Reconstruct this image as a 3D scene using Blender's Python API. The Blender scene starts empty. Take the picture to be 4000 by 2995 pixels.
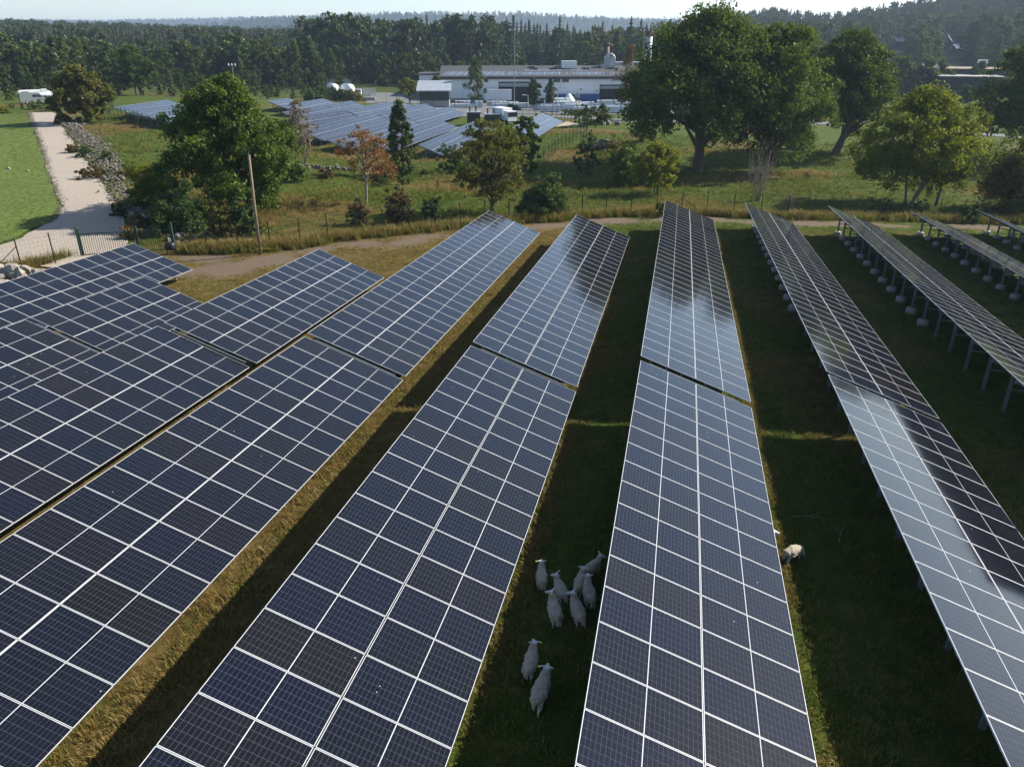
import bpy, bmesh, math, random
import numpy as np
from mathutils import Vector, Matrix, noise as mnoise
R = math.radians
random.seed(7); rng = np.random.default_rng(7)
sc = bpy.context.scene
COL = sc.collection
ZC = 13.5                                   # camera height above the near ground

# ------------------------------------------------------------------ camera
CF = Vector((-0.192755, 0.889312, -0.414693)); CR = Vector((0.977307, 0.211827, 0.0)); CU = Vector((-0.087844, 0.405283, 0.909961))
CAM = Vector((0, 0, ZC)); FPX = 2907.65
cam = bpy.data.cameras.new('camera'); camo = bpy.data.objects.new('camera', cam); COL.objects.link(camo)
cam.sensor_width = 36; cam.lens = 36 * FPX / 4000; cam.clip_start = 0.1; cam.clip_end = 20000
camo.matrix_world = Matrix(((CR.x, CU.x, -CF.x, 0), (CR.y, CU.y, -CF.y, 0), (CR.z, CU.z, -CF.z, ZC), (0, 0, 0, 1)))
sc.camera = camo

# ------------------------------------------------------------------ sky, sun, exposure
SUN_AZ, SUN_EL = R(35), R(34.3)               # azimuth from +X towards +Y
SUN = Vector((math.cos(SUN_EL) * math.cos(SUN_AZ), math.cos(SUN_EL) * math.sin(SUN_AZ), math.sin(SUN_EL)))
world = bpy.data.worlds.new('World'); sc.world = world; world.use_nodes = True
nt = world.node_tree; bg = nt.nodes['Background']
sky = nt.nodes.new('ShaderNodeTexSky'); sky.sky_type = 'NISHITA'; sky.sun_disc = False
sky.sun_elevation = SUN_EL; sky.sun_rotation = R(90) - SUN_AZ
sky.air_density = 0.9; sky.dust_density = 0.5; sky.ozone_density = 1.0; sky.altitude = 100
nt.links.new(sky.outputs[0], bg.inputs[0]); bg.inputs[1].default_value = 0.095
sl = bpy.data.lights.new('sun', 'SUN'); sl.energy = 5.0; sl.angle = R(0.53); sl.color = (1.0, 0.93, 0.80)
so = bpy.data.objects.new('sun', sl); COL.objects.link(so); so.rotation_euler = (-SUN).to_track_quat('-Z', 'Y').to_euler(); so.location = SUN * 100
vs = sc.view_settings; vs.view_transform = 'Standard'; vs.look = 'None'; vs.gamma = 1; vs.use_curve_mapping = False
vs.exposure = 1.0
sc.render.engine = 'CYCLES'; cy = sc.cycles
cy.use_denoising = True; cy.max_bounces = 6; cy.diffuse_bounces = 2; cy.glossy_bounces = 2; cy.transmission_bounces = 2
cy.transparent_max_bounces = 8; cy.volume_bounces = 0; cy.sample_clamp_indirect = 4; cy.caustics_reflective = False; cy.caustics_refractive = False

# ------------------------------------------------------------------ small helpers
def link(o, parent=None):
    COL.objects.link(o)
    if parent is not None: o.parent = parent
    return o
def tag(o, label=None, cat=None, group=None, kind=None):
    if label: o['label'] = label
    if cat: o['category'] = cat
    if group: o['group'] = group
    if kind: o['kind'] = kind
    return o
def thing(name, label, cat, loc=(0, 0, 0), rz=0.0, group=None):
    o = bpy.data.objects.new(name, None); o.empty_display_size = .1
    o.location = loc; o.rotation_euler = (0, 0, rz); link(o); return tag(o, label, cat, group)
def inst(name, me, parent=None, loc=(0, 0, 0), rot=(0, 0, 0), s=None):
    o = bpy.data.objects.new(name, me); link(o, parent); o.location = loc; o.rotation_euler = rot
    if s is not None: o.scale = s if hasattr(s, '__len__') else (s, s, s)
    return o
class MB:
    """collects boxes, tubes, quads into one mesh"""
    def __init__(s): s.v = []; s.f = []; s.m = []; s.uv = None
    def add(s, v, f, m=0):
        n = len(s.v); s.v += [tuple(p) for p in v]; s.f += [tuple(i + n for i in q) for q in f]; s.m += [m] * len(f); return s
    def box(s, x0, x1, y0, y1, z0, z1, m=0, M=None):
        v = [Vector(p) for p in ((x0, y0, z0), (x1, y0, z0), (x1, y1, z0), (x0, y1, z0), (x0, y0, z1), (x1, y0, z1), (x1, y1, z1), (x0, y1, z1))]
        if M is not None: v = [M @ p for p in v]
        return s.add(v, ((3, 2, 1, 0), (4, 5, 6, 7), (0, 1, 5, 4), (1, 2, 6, 5), (2, 3, 7, 6), (3, 0, 4, 7)), m)
    def beam(s, a, b, w, h, m=0, up=Vector((0, 0, 1))):
        a = Vector(a); b = Vector(b); d = (b - a).normalized(); x = d.cross(up)
        if x.length < 1e-4: x = d.cross(Vector((1, 0, 0)))
        x.normalize(); y = x.cross(d)
        v = [p + x * sx * w / 2 + y * sy * h / 2 for p in (a, b) for sx, sy in ((-1, -1), (1, -1), (1, 1), (-1, 1))]
        return s.add(v, ((0, 1, 2, 3), (7, 6, 5, 4), (0, 4, 5, 1), (1, 5, 6, 2), (2, 6, 7, 3), (3, 7, 4, 0)), m)
    def tube(s, pts, rad, n=6, m=0, cap=True):
        pts = [Vector(p) for p in pts]; k = len(pts); vv = []; ref = Vector((0.3, 0.7, 0.2))
        for i, p in enumerate(pts):
            d = (pts[min(i + 1, k - 1)] - pts[max(i - 1, 0)]).normalized()
            x = d.cross(ref if abs(d.dot(ref.normalized())) < .95 else Vector((1, 0, 0))).normalized(); y = d.cross(x)
            r = rad[i] if hasattr(rad, '__len__') else rad
            for j in range(n):
                a = 2 * math.pi * j / n; vv.append(p + x * (r * math.cos(a)) + y * (r * math.sin(a)))
        ff = [(i * n + j, i * n + (j + 1) % n, (i + 1) * n + (j + 1) % n, (i + 1) * n + j) for i in range(k - 1) for j in range(n)]
        if cap: ff += [tuple(range(n - 1, -1, -1)), tuple((k - 1) * n + j for j in range(n))]
        return s.add(vv, ff, m)
    def lathe(s, prof, n=16, m=0, c=(0, 0)):
        vv = [(c[0] + r * math.cos(2 * math.pi * j / n), c[1] + r * math.sin(2 * math.pi * j / n), z) for r, z in prof for j in range(n)]
        k = len(prof); ff = [(i * n + j, i * n + (j + 1) % n, (i + 1) * n + (j + 1) % n, (i + 1) * n + j) for i in range(k - 1) for j in range(n)]
        ff += [tuple(range(n - 1, -1, -1)), tuple((k - 1) * n + j for j in range(n))]
        return s.add(vv, ff, m)
    def mesh(s, name, mats, smooth=False):
        me = bpy.data.meshes.new(name); me.from_pydata(s.v, [], s.f)
        for a in (mats if isinstance(mats, (list, tuple)) else [mats]): me.materials.append(a)
        me.polygons.foreach_set('material_index', s.m)
        if smooth: me.polygons.foreach_set('use_smooth', [True] * len(s.f))
        me.update(); return me
    def build(s, name, mats, parent=None, smooth=False, loc=(0, 0, 0), rot=(0, 0, 0)):
        return inst(name, s.mesh(name, mats, smooth), parent, loc, rot)
def quads_mesh(name, V, mats, tint=None, nv=4, mi=None):
    """V: (n, nv, 3) polygons without shared vertices; tint (n,) stored per vertex"""
    n = len(V); me = bpy.data.meshes.new(name)
    me.vertices.add(n * nv); me.vertices.foreach_set('co', np.ascontiguousarray(V, dtype=np.float32).ravel())
    me.loops.add(n * nv); me.loops.foreach_set('vertex_index', np.arange(n * nv, dtype=np.int32))
    me.polygons.add(n); me.polygons.foreach_set('loop_start', np.arange(0, n * nv, nv, dtype=np.int32))
    if mi is not None: me.polygons.foreach_set('material_index', mi.astype(np.int32))
    for a in (mats if isinstance(mats, (list, tuple)) else [mats]): me.materials.append(a)
    if tint is not None:
        at_ = me.attributes.new('tint', 'FLOAT', 'POINT'); at_.data.foreach_set('value', np.repeat(tint, nv).astype(np.float32))
    me.update(calc_edges=True); return me

# ------------------------------------------------------------------ materials
def newmat(name):
    m = bpy.data.materials.new(name); m.use_nodes = True; t = m.node_tree; return m, t, t.nodes['Principled BSDF']
def nd(t, typ, **kw):
    n = t.nodes.new(typ)
    for k, v in kw.items():
        if k.startswith('i_'): n.inputs[k[2:].replace('_', ' ')].default_value = v
        else: setattr(n, k, v)
    return n
def ramp(t, fac, stops):
    r = t.nodes.new('ShaderNodeValToRGB'); e = r.color_ramp.elements
    while len(e) < len(stops): e.new(.5)
    for a, (p, c) in zip(e, stops): a.position = p; a.color = (*c, 1) if len(c) == 3 else c
    t.links.new(fac, r.inputs[0]); return r.outputs[0]
def mth(t, op, a, b=None, c=None):
    n = t.nodes.new('ShaderNodeMath'); n.operation = op
    for i, x in enumerate((a, b, c)):
        if x is None: continue
        if isinstance(x, (int, float)): n.inputs[i].default_value = x
        else: t.links.new(x, n.inputs[i])
    return n.outputs[0]
def mixc(t, f, a, b):
    n = t.nodes.new('ShaderNodeMix'); n.data_type = 'RGBA'
    for sck, x in ((n.inputs[0], f), (n.inputs[6], a), (n.inputs[7], b)):
        if isinstance(x, (int, float)): sck.default_value = x
        elif isinstance(x, tuple): sck.default_value = (*x, 1) if len(x) == 3 else x
        else: t.links.new(x, sck)
    return n.outputs[2]
def noise(t, scale, vec=None, detail=4, rough=.6, out=0):
    n = t.nodes.new('ShaderNodeTexNoise'); n.inputs['Scale'].default_value = scale; n.inputs['Detail'].default_value = detail; n.inputs['Roughness'].default_value = rough
    if vec is None:
        g = t.nodes.new('ShaderNodeNewGeometry'); vec = g.outputs['Position']
    t.links.new(vec, n.inputs['Vector']); return n.outputs[out]
def objco(t): return t.nodes.new('ShaderNodeTexCoord').outputs['Object']
def attr(t, name):
    a = t.nodes.new('ShaderNodeAttribute'); a.attribute_name = name; return a.outputs['Fac']
def bump(t, b, h, dist=.02, s=.6):
    n = t.nodes.new('ShaderNodeBump'); n.inputs['Strength'].default_value = s; n.inputs['Distance'].default_value = dist
    t.links.new(h, n.inputs['Height']); t.links.new(n.outputs[0], b.inputs['Normal'])
def plain(name, c, rough=.6, metal=0., var=.15, scale=3., bmp=0.):
    """weathered paint / metal / stone: base colour broken by noise"""
    m, t, b = newmat(name); f = noise(t, scale, objco(t))
    col = ramp(t, f, [(.3, tuple(x * (1 - var) for x in c)), (.7, tuple(min(1, x * (1 + var)) for x in c))])
    t.links.new(col, b.inputs['Base Color']); b.inputs['Roughness'].default_value = rough; b.inputs['Metallic'].default_value = metal
    if bmp: bump(t, b, noise(t, scale * 6, objco(t)), .02, bmp)
    return m
def leafmat(name, stops, trans=.3, var=.25, w=(.62, .25, .2)):
    m, t, b = newmat(name); t.nodes.remove(b)
    f = attr(t, 'tint'); n = noise(t, .35, None, 3)
    oi = t.nodes.new('ShaderNodeObjectInfo')
    fac = mth(t, 'ADD', mth(t, 'MULTIPLY', f, w[0]), mth(t, 'ADD', mth(t, 'MULTIPLY', n, w[1]), mth(t, 'MULTIPLY', oi.outputs['Random'], w[2])))
    col = ramp(t, fac, stops)
    d = t.nodes.new('ShaderNodeBsdfDiffuse'); tr = t.nodes.new('ShaderNodeBsdfTranslucent'); gl = t.nodes.new('ShaderNodeBsdfGlossy'); gl.inputs['Roughness'].default_value = .5
    mx = t.nodes.new('ShaderNodeMixShader'); mx.inputs[0].default_value = trans
    mx2 = t.nodes.new('ShaderNodeMixShader'); mx2.inputs[0].default_value = .015
    t.links.new(col, d.inputs[0]); t.links.new(mixc(t, .30, col, (.22, .26, .015)), tr.inputs[0])
    t.links.new(d.outputs[0], mx.inputs[1]); t.links.new(tr.outputs[0], mx.inputs[2])
    t.links.new(mx.outputs[0], mx2.inputs[1]); t.links.new(gl.outputs[0], mx2.inputs[2])
    t.links.new(mx2.outputs[0], t.nodes['Material Output'].inputs[0]); return m

M = {}
M['frame'] = plain('anodised_frame', (.50, .51, .53), .42, 0., .08)
M['steel'] = plain('galvanised_steel', (.16, .185, .205), .5, .3, .2, 8)
M['concrete'] = plain('concrete', (.33, .32, .30), .9, 0, .25, 6, .5)
M['fence'] = plain('green_fence_paint', (.018, .05, .035), .5, .0, .2)
M['wood'] = plain('weathered_wood', (.20, .145, .095), .85, 0, .35, 5, .6)
M['yellow'] = plain('yellow_plastic', (.62, .42, .02), .5)
M['black'] = plain('black_plastic', (.012, .012, .013), .5)
M['white'] = plain('white_paint', (.74, .75, .76), .5, 0, .05, 1.5)
M['wallw'] = plain('white_cladding', (.80, .81, .82), .6, 0, .05, .6)
M['roofd'] = plain('dark_roof', (.045, .047, .05), .8, 0, .2, .7)
M['roofl'] = plain('grey_metal_roof', (.33, .36, .39), .5, .2, .15, .5)
M['dark'] = plain('dark_interior', (.012, .014, .017), .8)
M['kiosk'] = plain('dark_green_paint', (.02, .035, .025), .6, 0, .2)
M['blue'] = plain('blue_plastic', (.02, .085, .26), .5, 0, .2)
M['plasticwrap'] = plain('clear_wrap', (.62, .67, .70), .25, .1, .2, 4)
M['red'] = plain('rust_red_paint', (.075, .022, .016), .7, 0, .3)
M['orange'] = plain('orange_paint', (.6, .14, .02), .5)
M['van'] = plain('grey_van_paint', (.21, .25, .245), .4, 0, .06)
M['glass'] = plain('window_glass', (.02, .025, .03), .08)
M['tyre'] = plain('tyre_rubber', (.015, .015, .015), .8)
M['stone'] = plain('granite_stone', (.25, .22, .19), .92, 0, .35, 2.5, .6)
M['rubble'] = plain('rubble_stone', (.135, .12, .102), .92, 0, .4, 2.5, .6)
M['bark'] = plain('bark', (.085, .068, .052), .95, 0, .4, 6, .8)
M['barkgrey'] = plain('grey_bark', (.22, .19, .155), .95, 0, .35, 6, .6)
M['birch'] = plain('birch_bark', (.42, .39, .35), .9, 0, .45, 2, .4)
G1, G2 = (.010, .020, .0045), (.055, .085, .014)
M['oak'] = leafmat('oak_leaves', [(.15, (0.0126, 0.0300, 0.0063)), (.5, (0.0410, 0.0788, 0.0126)), (.9, (0.1182, 0.1653, 0.0252))], .30)
M['oakb'] = leafmat('light_oak_leaves', [(.15, (0.0250, 0.0534, 0.0089)), (.5, (0.0891, 0.1425, 0.0196)), (.9, (0.2316, 0.2494, 0.0356))], .32)
M['maple'] = leafmat('maple_leaves', [(.15, (0.0135, 0.0350, 0.0068)), (.5, (0.0485, 0.0942, 0.0135)), (.9, (0.1346, 0.1885, 0.0269))], .32)
M['yellowgreen'] = leafmat('yellow_green_leaves', [(.15, (0.0438, 0.0725, 0.0050)), (.5, (0.1250, 0.1562, 0.0112)), (.9, (0.2750, 0.2500, 0.0200))], .45)
M['olive'] = leafmat('olive_leaves', [(.15, (0.0435, 0.0435, 0.0116)), (.5, (0.1087, 0.0943, 0.0232)), (.9, (0.2320, 0.1740, 0.0435))], .32)
M['olivegreen'] = leafmat('olive_green_leaves', [(.15, (.036, .044, .008)), (.5, (.088, .092, .017)), (.9, (.17, .15, .03))], .35)
M['brown'] = leafmat('brown_leaves', [(.15, (0.0473, 0.0324, 0.0149)), (.5, (0.1148, 0.0702, 0.0297)), (.9, (0.2295, 0.1350, 0.0540))], .25)
M['rust'] = leafmat('rust_leaves', [(.15, (0.0650, 0.0286, 0.0130)), (.5, (0.1690, 0.0650, 0.0260)), (.9, (0.2860, 0.1300, 0.0390))], .3)
M['shrub'] = leafmat('dark_shrub_leaves', [(.15, (0.0144, 0.0324, 0.0108)), (.5, (0.0432, 0.0810, 0.0216)), (.9, (0.1080, 0.1530, 0.0450))], .25)
M['purple'] = leafmat('dark_red_leaves', [(.15, (0.0330, 0.0195, 0.0150)), (.5, (0.0750, 0.0420, 0.0270)), (.9, (0.1275, 0.0825, 0.0375))], .25)
M['conifer'] = leafmat('spruce_needles', [(.15, (.010, .024, .012)), (.5, (.026, .052, .020)), (.9, (.055, .088, .030))], .2)
M['pine'] = leafmat('pine_needles', [(.15, (.014, .030, .014)), (.5, (.036, .062, .024)), (.9, (.07, .10, .036))], .2)
M['juniper'] = leafmat('juniper_needles', [(.15, (0.0150, 0.0300, 0.0090)), (.5, (0.0450, 0.0750, 0.0180)), (.9, (0.1050, 0.1425, 0.0330))], .15)
M['wood_d'] = leafmat('woodland_leaves', [(.12, (.024, .050, .014)), (.4, (.055, .090, .020)), (.65, (.085, .115, .026)), (.85, (.115, .120, .032)), (.97, (.14, .105, .035))], .32, w=(.34, .12, .40))
M['grassb'] = leafmat('green_grass', [(.1, (0.0371, 0.0709, 0.0101)), (.5, (0.1013, 0.1435, 0.0202)), (.9, (0.2194, 0.2363, 0.0506))], .3)
M['grassy'] = leafmat('dry_grass', [(.1, (0.1035, 0.0713, 0.0207)), (.5, (0.2415, 0.1667, 0.0517)), (.9, (0.3910, 0.2760, 0.1035))], .35)
M['weed'] = leafmat('weed_leaves', [(.1, (0.0360, 0.0336, 0.0120)), (.5, (0.1020, 0.0720, 0.0240)), (.9, (0.1800, 0.1200, 0.0420))], .25)
# ------------------------------------------------------------------ terrain: heights are relative to the lens, then raised by ZC
CTRL = [(3.5, 27, -13.36), (3.5, 11, -12.98), (3.5, 2, -12.75), (-3.2, 27, -13.27), (-3.2, 9, -12.75), (-10.5, 27, -13.48), (-10.6, 11, -12.97),
 (-17.7, 27, -13.62), (-17.8, 15, -13.3), (-17.5, 43, -14.1), (-10.5, 59, -14.65), (-3.3, 59.4, -14.67), (3.5, 67.7, -14.76), (10.3, 69, -15.0),
 (10.5, 28, -13.62), (10.6, 13, -13.45), (-31.9, 44, -14.75), (-31.9, 28, -14.17), (-25, 35.7, -14.35), (-25.4, 28, -14.2), (-25.9, 20, -14.05),
 (17.1, 68, -14.8), (17.1, 23, -13.25), (24.5, 71.4, -15.46), (24.5, 41, -14.22), (31.7, 76.6, -16.2), (31.7, 64.6, -15.87), (-31.9, 10, -13.6),
 (-15, -20, -12.2), (15, -20, -12.3), (-45, -20, -12.8), (45, 0, -13.2), (60, 40, -15.2), (60, 80, -16.6),
 (-30.8, 51, -14.85), (-43, 46.7, -14.6), (-40, 50.2, -14.75), (-43, 40, -14.4), (-28.6, 56, -14.95), (2.9, 77.4, -15.6), (12, 76.6, -15.65), (-14, 68, -15.2),
 (-56, 62, -14.2), (-92, 100, -12.9), (-126, 132, -12.4), (-150, 165, -12.2), (-80, 50, -14.2), (-120, 80, -13.0), (-60, 30, -14.2),
 (3, 113, -16.6), (-30, 85, -15.6), (-60, 85, -13.9), (-40, 110, -16.6), (30, 105, -16.8), (60, 110, -17.2),
 (-91, 113, -12.4), (-105, 160, -13.0), (-61, 166, -15.3), (-54, 168, -16.0), (-47, 133, -17.2), (-28, 159, -15.2), (-28, 130, -15.7), (-72, 150, -15.2),
 (-82, 195, -15.0), (-100, 215, -15.0), (-125, 220, -14.6), (-150, 240, -14.2), (-75, 250, -17.3), (0, 262, -17.4), (60, 250, -17.2), (40, 170, -17.0), (100, 180, -17.5),
 (-10, 200, -16.6), (-115, 270, -15.4), (-190, 210, -11.8), (-230, 160, -12.0), (-160, 60, -13.5), (-160, 0, -13.5), (160, 60, -16), (160, 250, -16.5), (110, 330, -14.5), (0, 380, -16), (-150, 360, -13), (-270, 270, -11.5), (-300, 60, -13), (300, 200, -15)]
_c = np.array(CTRL); _n = len(_c); _S = 100.
def _phi(d2): return np.where(d2 > 1e-12, .5 * d2 * np.log(d2 + 1e-12), 0)
_x = _c[:, :2] / _S
_K = _phi(((_x[:, None] - _x[None]) ** 2).sum(-1)) + np.eye(_n) * .004
_A = np.zeros((_n + 3, _n + 3)); _A[:_n, :_n] = _K; _A[:_n, _n] = 1; _A[:_n, _n + 1:] = _x; _A[_n:, :_n] = _A[:_n, _n:].T
_w = np.linalg.solve(_A, np.r_[_c[:, 2], 0, 0, 0])
def sstep(a, b, x): t = np.clip((x - a) / (b - a), 0, 1); return t * t * (3 - 2 * t)
# skyline of wooded hills: image column of the photo -> row of the tree tops, for four ridges
RIDGE = {900: [(-1500, 100), (0, 105), (400, 112), (900, 128), (1250, 160), (1600, 178), (2000, 178), (2400, 148), (2700, 100), (3000, 62), (3200, 84), (3400, 56), (3600, 24), (3800, -8), (4000, -30), (5500, -60)],
         1800: [(-1500, 160), (0, 160), (700, 150), (1000, 107), (1300, 101), (1600, 104), (1900, 118), (2300, 150), (5500, 150)],
         2900: [(-1500, 130), (0, 130), (800, 100), (1000, 76), (1400, 62), (1600, 57), (2000, 58), (2200, 68), (2450, 80), (2700, 85), (3000, 100), (5500, 100)],
         4600: [(-1500, 84), (0, 83), (400, 86), (800, 79), (1200, 72), (1500, 66), (2000, 70), (2400, 80), (3000, 90), (5500, 95)]}
def _ridge(az_deg):
    a = np.radians(np.clip(az_deg + 12.2, -75, 75)); col = 2000 + np.tan(a) * 3196
    out = {}
    for D, tb in RIDGE.items():
        row = np.interp(col, [q[0] for q in tb], [q[1] for q in tb]); out[D] = (171 - row) / 3196 * np.cos(a) * D - (17 if D < 1000 else 19)
    return out
def hills(x, y):
    r = np.hypot(x, y); az = np.degrees(np.arctan2(x, y)); k = _ridge(az)
    rr = [0, 420, 560, 900, 1300, 1800, 2300, 2900, 3700, 4600, 6500]
    h9, h18, h29, h46 = k[900], k[1800], k[2900], k[4600]
    base = np.full_like(r, -14.5)
    vals = [base, base, base * .75 + h9 * .25, h9, np.minimum(h9, h18) - 22, h18, np.minimum(h18, h29) - 30, h29, np.minimum(h29, h46) - 50, h46, h46 - 60]
    out = np.zeros_like(r)
    for i in range(len(rr) - 1):
        m_ = (r >= rr[i]) & (r < rr[i + 1]) if i < len(rr) - 2 else (r >= rr[i])
        t = np.clip((r - rr[i]) / (rr[i + 1] - rr[i]), 0, 1); t = t * t * (3 - 2 * t)
        out = np.where(m_, vals[i] * (1 - t) + vals[i + 1] * t, out)
    return out
def gz(x, y):
    x = np.atleast_1d(np.asarray(x, float)); y = np.atleast_1d(np.asarray(y, float)); sh = x.shape; x = x.ravel(); y = y.ravel()
    r = np.hypot(x, y); out = np.empty_like(x)
    for i in range(0, len(x), 20000):
        s = slice(i, i + 20000); q = np.stack([x[s], y[s]], 1) / _S; q = np.clip(q, -4.2, 4.2)
        out[s] = _phi(((q[:, None] - _x[None]) ** 2).sum(-1)) @ _w[:_n] + _w[_n] + q @ _w[_n + 1:]
    out = np.clip(out, -18.5, -10.5)
    t = sstep(300, 430, r); out = out * (1 - t) + hills(x, y) * t
    return (out + ZC).reshape(sh)
def g1(x, y): return float(gz(x, y)[0])
def pray(px, py): return (CF + CR * ((px - 2000) / FPX) - CU * ((py - 1497.5) / FPX))
_ts = np.geomspace(8, 5200, 700)
def at(px, py, dz=0.):
    """where the sight line through this point of the photograph meets the terrain (raised by dz)"""
    d = pray(px, py); d = d / math.hypot(d.x, d.y)
    z = ZC + d.z * _ts; g = gz(d.x * _ts, d.y * _ts) + dz; b = np.nonzero(z <= g)[0]
    if len(b) == 0: t = 300.
    else:
        i = max(b[0], 1); a0 = z[i - 1] - g[i - 1]; a1 = z[i] - g[i]; t = _ts[i - 1] + (_ts[i] - _ts[i - 1]) * a0 / (a0 - a1 + 1e-9)
    return Vector((d.x * t, d.y * t, g1(d.x * t, d.y * t)))
def atd(px, py, dist):
    """the point at this horizontal distance along the sight line"""
    d = pray(px, py); d = d / math.hypot(d.x, d.y); return CAM + d * dist
def depth(P): return (Vector(P) - CAM).dot(CF)
def hgt(P, py, px=None):
    """height above P of the sight line through row py"""
    px = px if px is not None else proj(P)[0]
    d = pray(px, py); t = math.hypot(P[0], P[1]) / math.hypot(d.x, d.y); return ZC + d.z * t - P[2]
def proj(P):
    d = Vector(P) - CAM; z = d.dot(CF); return 2000 + FPX * d.dot(CR) / z, 1497.5 - FPX * d.dot(CU) / z

# ------------------------------------------------------------------ fence line, gravel road and other outlines on the ground
ROADL = [at(*q) for q in ((118, 443), (128, 475), (148, 525), (172, 590), (190, 660), (216, 730), (238, 790), (240, 830), (205, 868), (110, 915), (0, 955), (-160, 1010))]
ROADR = [at(*q) for q in ((214, 443), (246, 500), (286, 560), (328, 615), (372, 675), (420, 745), (448, 800), (478, 855), (500, 905), (500, 960), (420, 1010), (300, 1060))]
FENCE = [(-52, 33.5), (-47.5, 37.2), (-43.6, 43.4), (-43.3, 46.9), (-38.0, 50.6), (-33.6, 51.9), (-30.2, 53.6), (-27.8, 56.6), (-21, 62.8), (-13, 69), (-6, 73.6), (2.9, 77.0), (10, 77.2), (19, 79.6), (30, 83.2), (48, 89)]
def seg_d(px, py, poly):
    best = np.full(np.shape(px), 1e9)
    for (x0, y0), (x1, y1) in zip(poly[:-1], poly[1:]):
        dx, dy = x1 - x0, y1 - y0; t = np.clip(((px - x0) * dx + (py - y0) * dy) / (dx * dx + dy * dy), 0, 1)
        best = np.minimum(best, np.hypot(px - x0 - t * dx, py - y0 - t * dy))
    return best
def fence_y(x): return np.interp(x, [p[0] for p in FENCE], [p[1] for p in FENCE])
def resample(poly, n):
    poly = [Vector(p) for p in poly]; L = [0]
    for a, b in zip(poly[:-1], poly[1:]): L.append(L[-1] + (b - a).length)
    return [Vector([float(np.interp(L[-1] * i / (n - 1), L, [q[k] for q in poly])) for k in range(3)]) for i in range(n)]
def axis(lo, d0, d1, hi, step, k):
    mid = np.arange(d0, d1 + step * .5, step); n = k
    a = d0 - np.geomspace(step, d0 - lo, n)[::-1]; b = d1 + np.geomspace(step, hi - d1, n); return np.r_[a, mid, b]
gx = axis(-6500, -100, 66, 6500, .9, 58); gy = axis(-900, -8, 150, 6600, .9, 70)
GX, GY = np.meshgrid(gx, gy); GZ = gz(GX, GY)
def rnoise(x, y, s, seed=0):
    """cheap value noise"""
    x = np.asarray(x) / s + seed * 17.3; y = np.asarray(y) / s + seed * 9.1; xi = np.floor(x).astype(int); yi = np.floor(y).astype(int); fx = x - xi; fy = y - yi
    def h(a, b): v = np.sin(a * 127.1 + b * 311.7 + seed * 74.7) * 43758.5453; return v - np.floor(v)
    fx = fx * fx * (3 - 2 * fx); fy = fy * fy * (3 - 2 * fy)
    return (h(xi, yi) * (1 - fx) + h(xi + 1, yi) * fx) * (1 - fy) + (h(xi, yi + 1) * (1 - fx) + h(xi + 1, yi + 1) * fx) * fy
RGH = 0.10 * (rnoise(GX, GY, 3.1, 1) - .5) + .28 * (rnoise(GX, GY, 9, 2) - .5) * sstep(2, 12, GY - fence_y(GX))
GZ = GZ + RGH * (np.hypot(GX, GY) < 260)
nx, ny = len(gx), len(gy)
me = bpy.data.meshes.new('ground')
idx = np.arange(nx * ny).reshape(ny, nx)
F4 = np.stack([idx[:-1, :-1], idx[:-1, 1:], idx[1:, 1:], idx[1:, :-1]], -1).reshape(-1, 4)
me.vertices.add(nx * ny); me.vertices.foreach_set('co', np.stack([GX, GY, GZ], -1).astype(np.float32).ravel())
me.loops.add(len(F4) * 4); me.loops.foreach_set('vertex_index', F4.astype(np.int32).ravel())
me.polygons.add(len(F4)); me.polygons.foreach_set('loop_start', np.arange(0, len(F4) * 4, 4, dtype=np.int32))
me.polygons.foreach_set('use_smooth', np.ones(len(F4), bool)); me.update(calc_edges=True)
def dirt_f(x, y):
    """worn track inside the fence, wider by the gate"""
    f = fence_y(x) - y; w = 3.4 + 3.2 * sstep(-8, -30, x); c = 3.0 + 2.0 * sstep(-8, -30, x)
    a = np.exp(-((f - c) / w) ** 2 * 1.6) * (f > .3)
    return np.clip(a * (.22 + .85 * rnoise(x, y, 2.2, 5)) , 0, 1) * (x > -40) * (y > 35)
def dry_f(x, y):
    ins = sstep(1, -1.5, y - fence_y(x))
    a = ins * (sstep(-3, -9, x) * .72 + .16 + .40 * sstep(.52, .78, rnoise(x, y, 4.2, 31))) + (1 - ins) * (.14 + .62 * sstep(.5, .8, rnoise(x, y, 9, 3)))
    return np.clip(a + .5 * (rnoise(x, y, 3.3, 8) - .5), 0, 1)
for nm_, fn in (('dirt', dirt_f), ('dry', dry_f)):
    a_ = me.attributes.new(nm_, 'FLOAT', 'POINT'); a_.data.foreach_set('value', fn(GX, GY).astype(np.float32).ravel())
a_ = me.attributes.new('far', 'FLOAT', 'POINT'); a_.data.foreach_set('value', sstep(200, 360, np.hypot(GX, GY)).astype(np.float32).ravel())
a_ = me.attributes.new('woods', 'FLOAT', 'POINT'); a_.data.foreach_set('value', sstep(420, 560, np.hypot(GX, GY)).astype(np.float32).ravel())
m, t, b = newmat('meadow')
n1 = noise(t, .9, None, 6, .7); n2 = noise(t, .12, None, 4); n3 = noise(t, 14, None, 5, .75)
green = ramp(t, n1, [(.28, (.026, .046, .006)), (.5, (.058, .088, .011)), (.72, (.11, .13, .024))])
dryc = ramp(t, n1, [(.28, (.060, .044, .015)), (.5, (.125, .090, .030)), (.72, (.20, .145, .055))])
fdry = mth(t, 'ADD', attr(t, 'dry'), mth(t, 'MULTIPLY', mth(t, 'SUBTRACT', n1, .5), .8))
col = mixc(t, ramp(t, fdry, [(.3, (0, 0, 0)), (.72, (1, 1, 1))]), green, dryc)
soil = ramp(t, n3, [(.3, (.085, .06, .042)), (.5, (.155, .115, .083)), (.72, (.235, .185, .14))])
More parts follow.
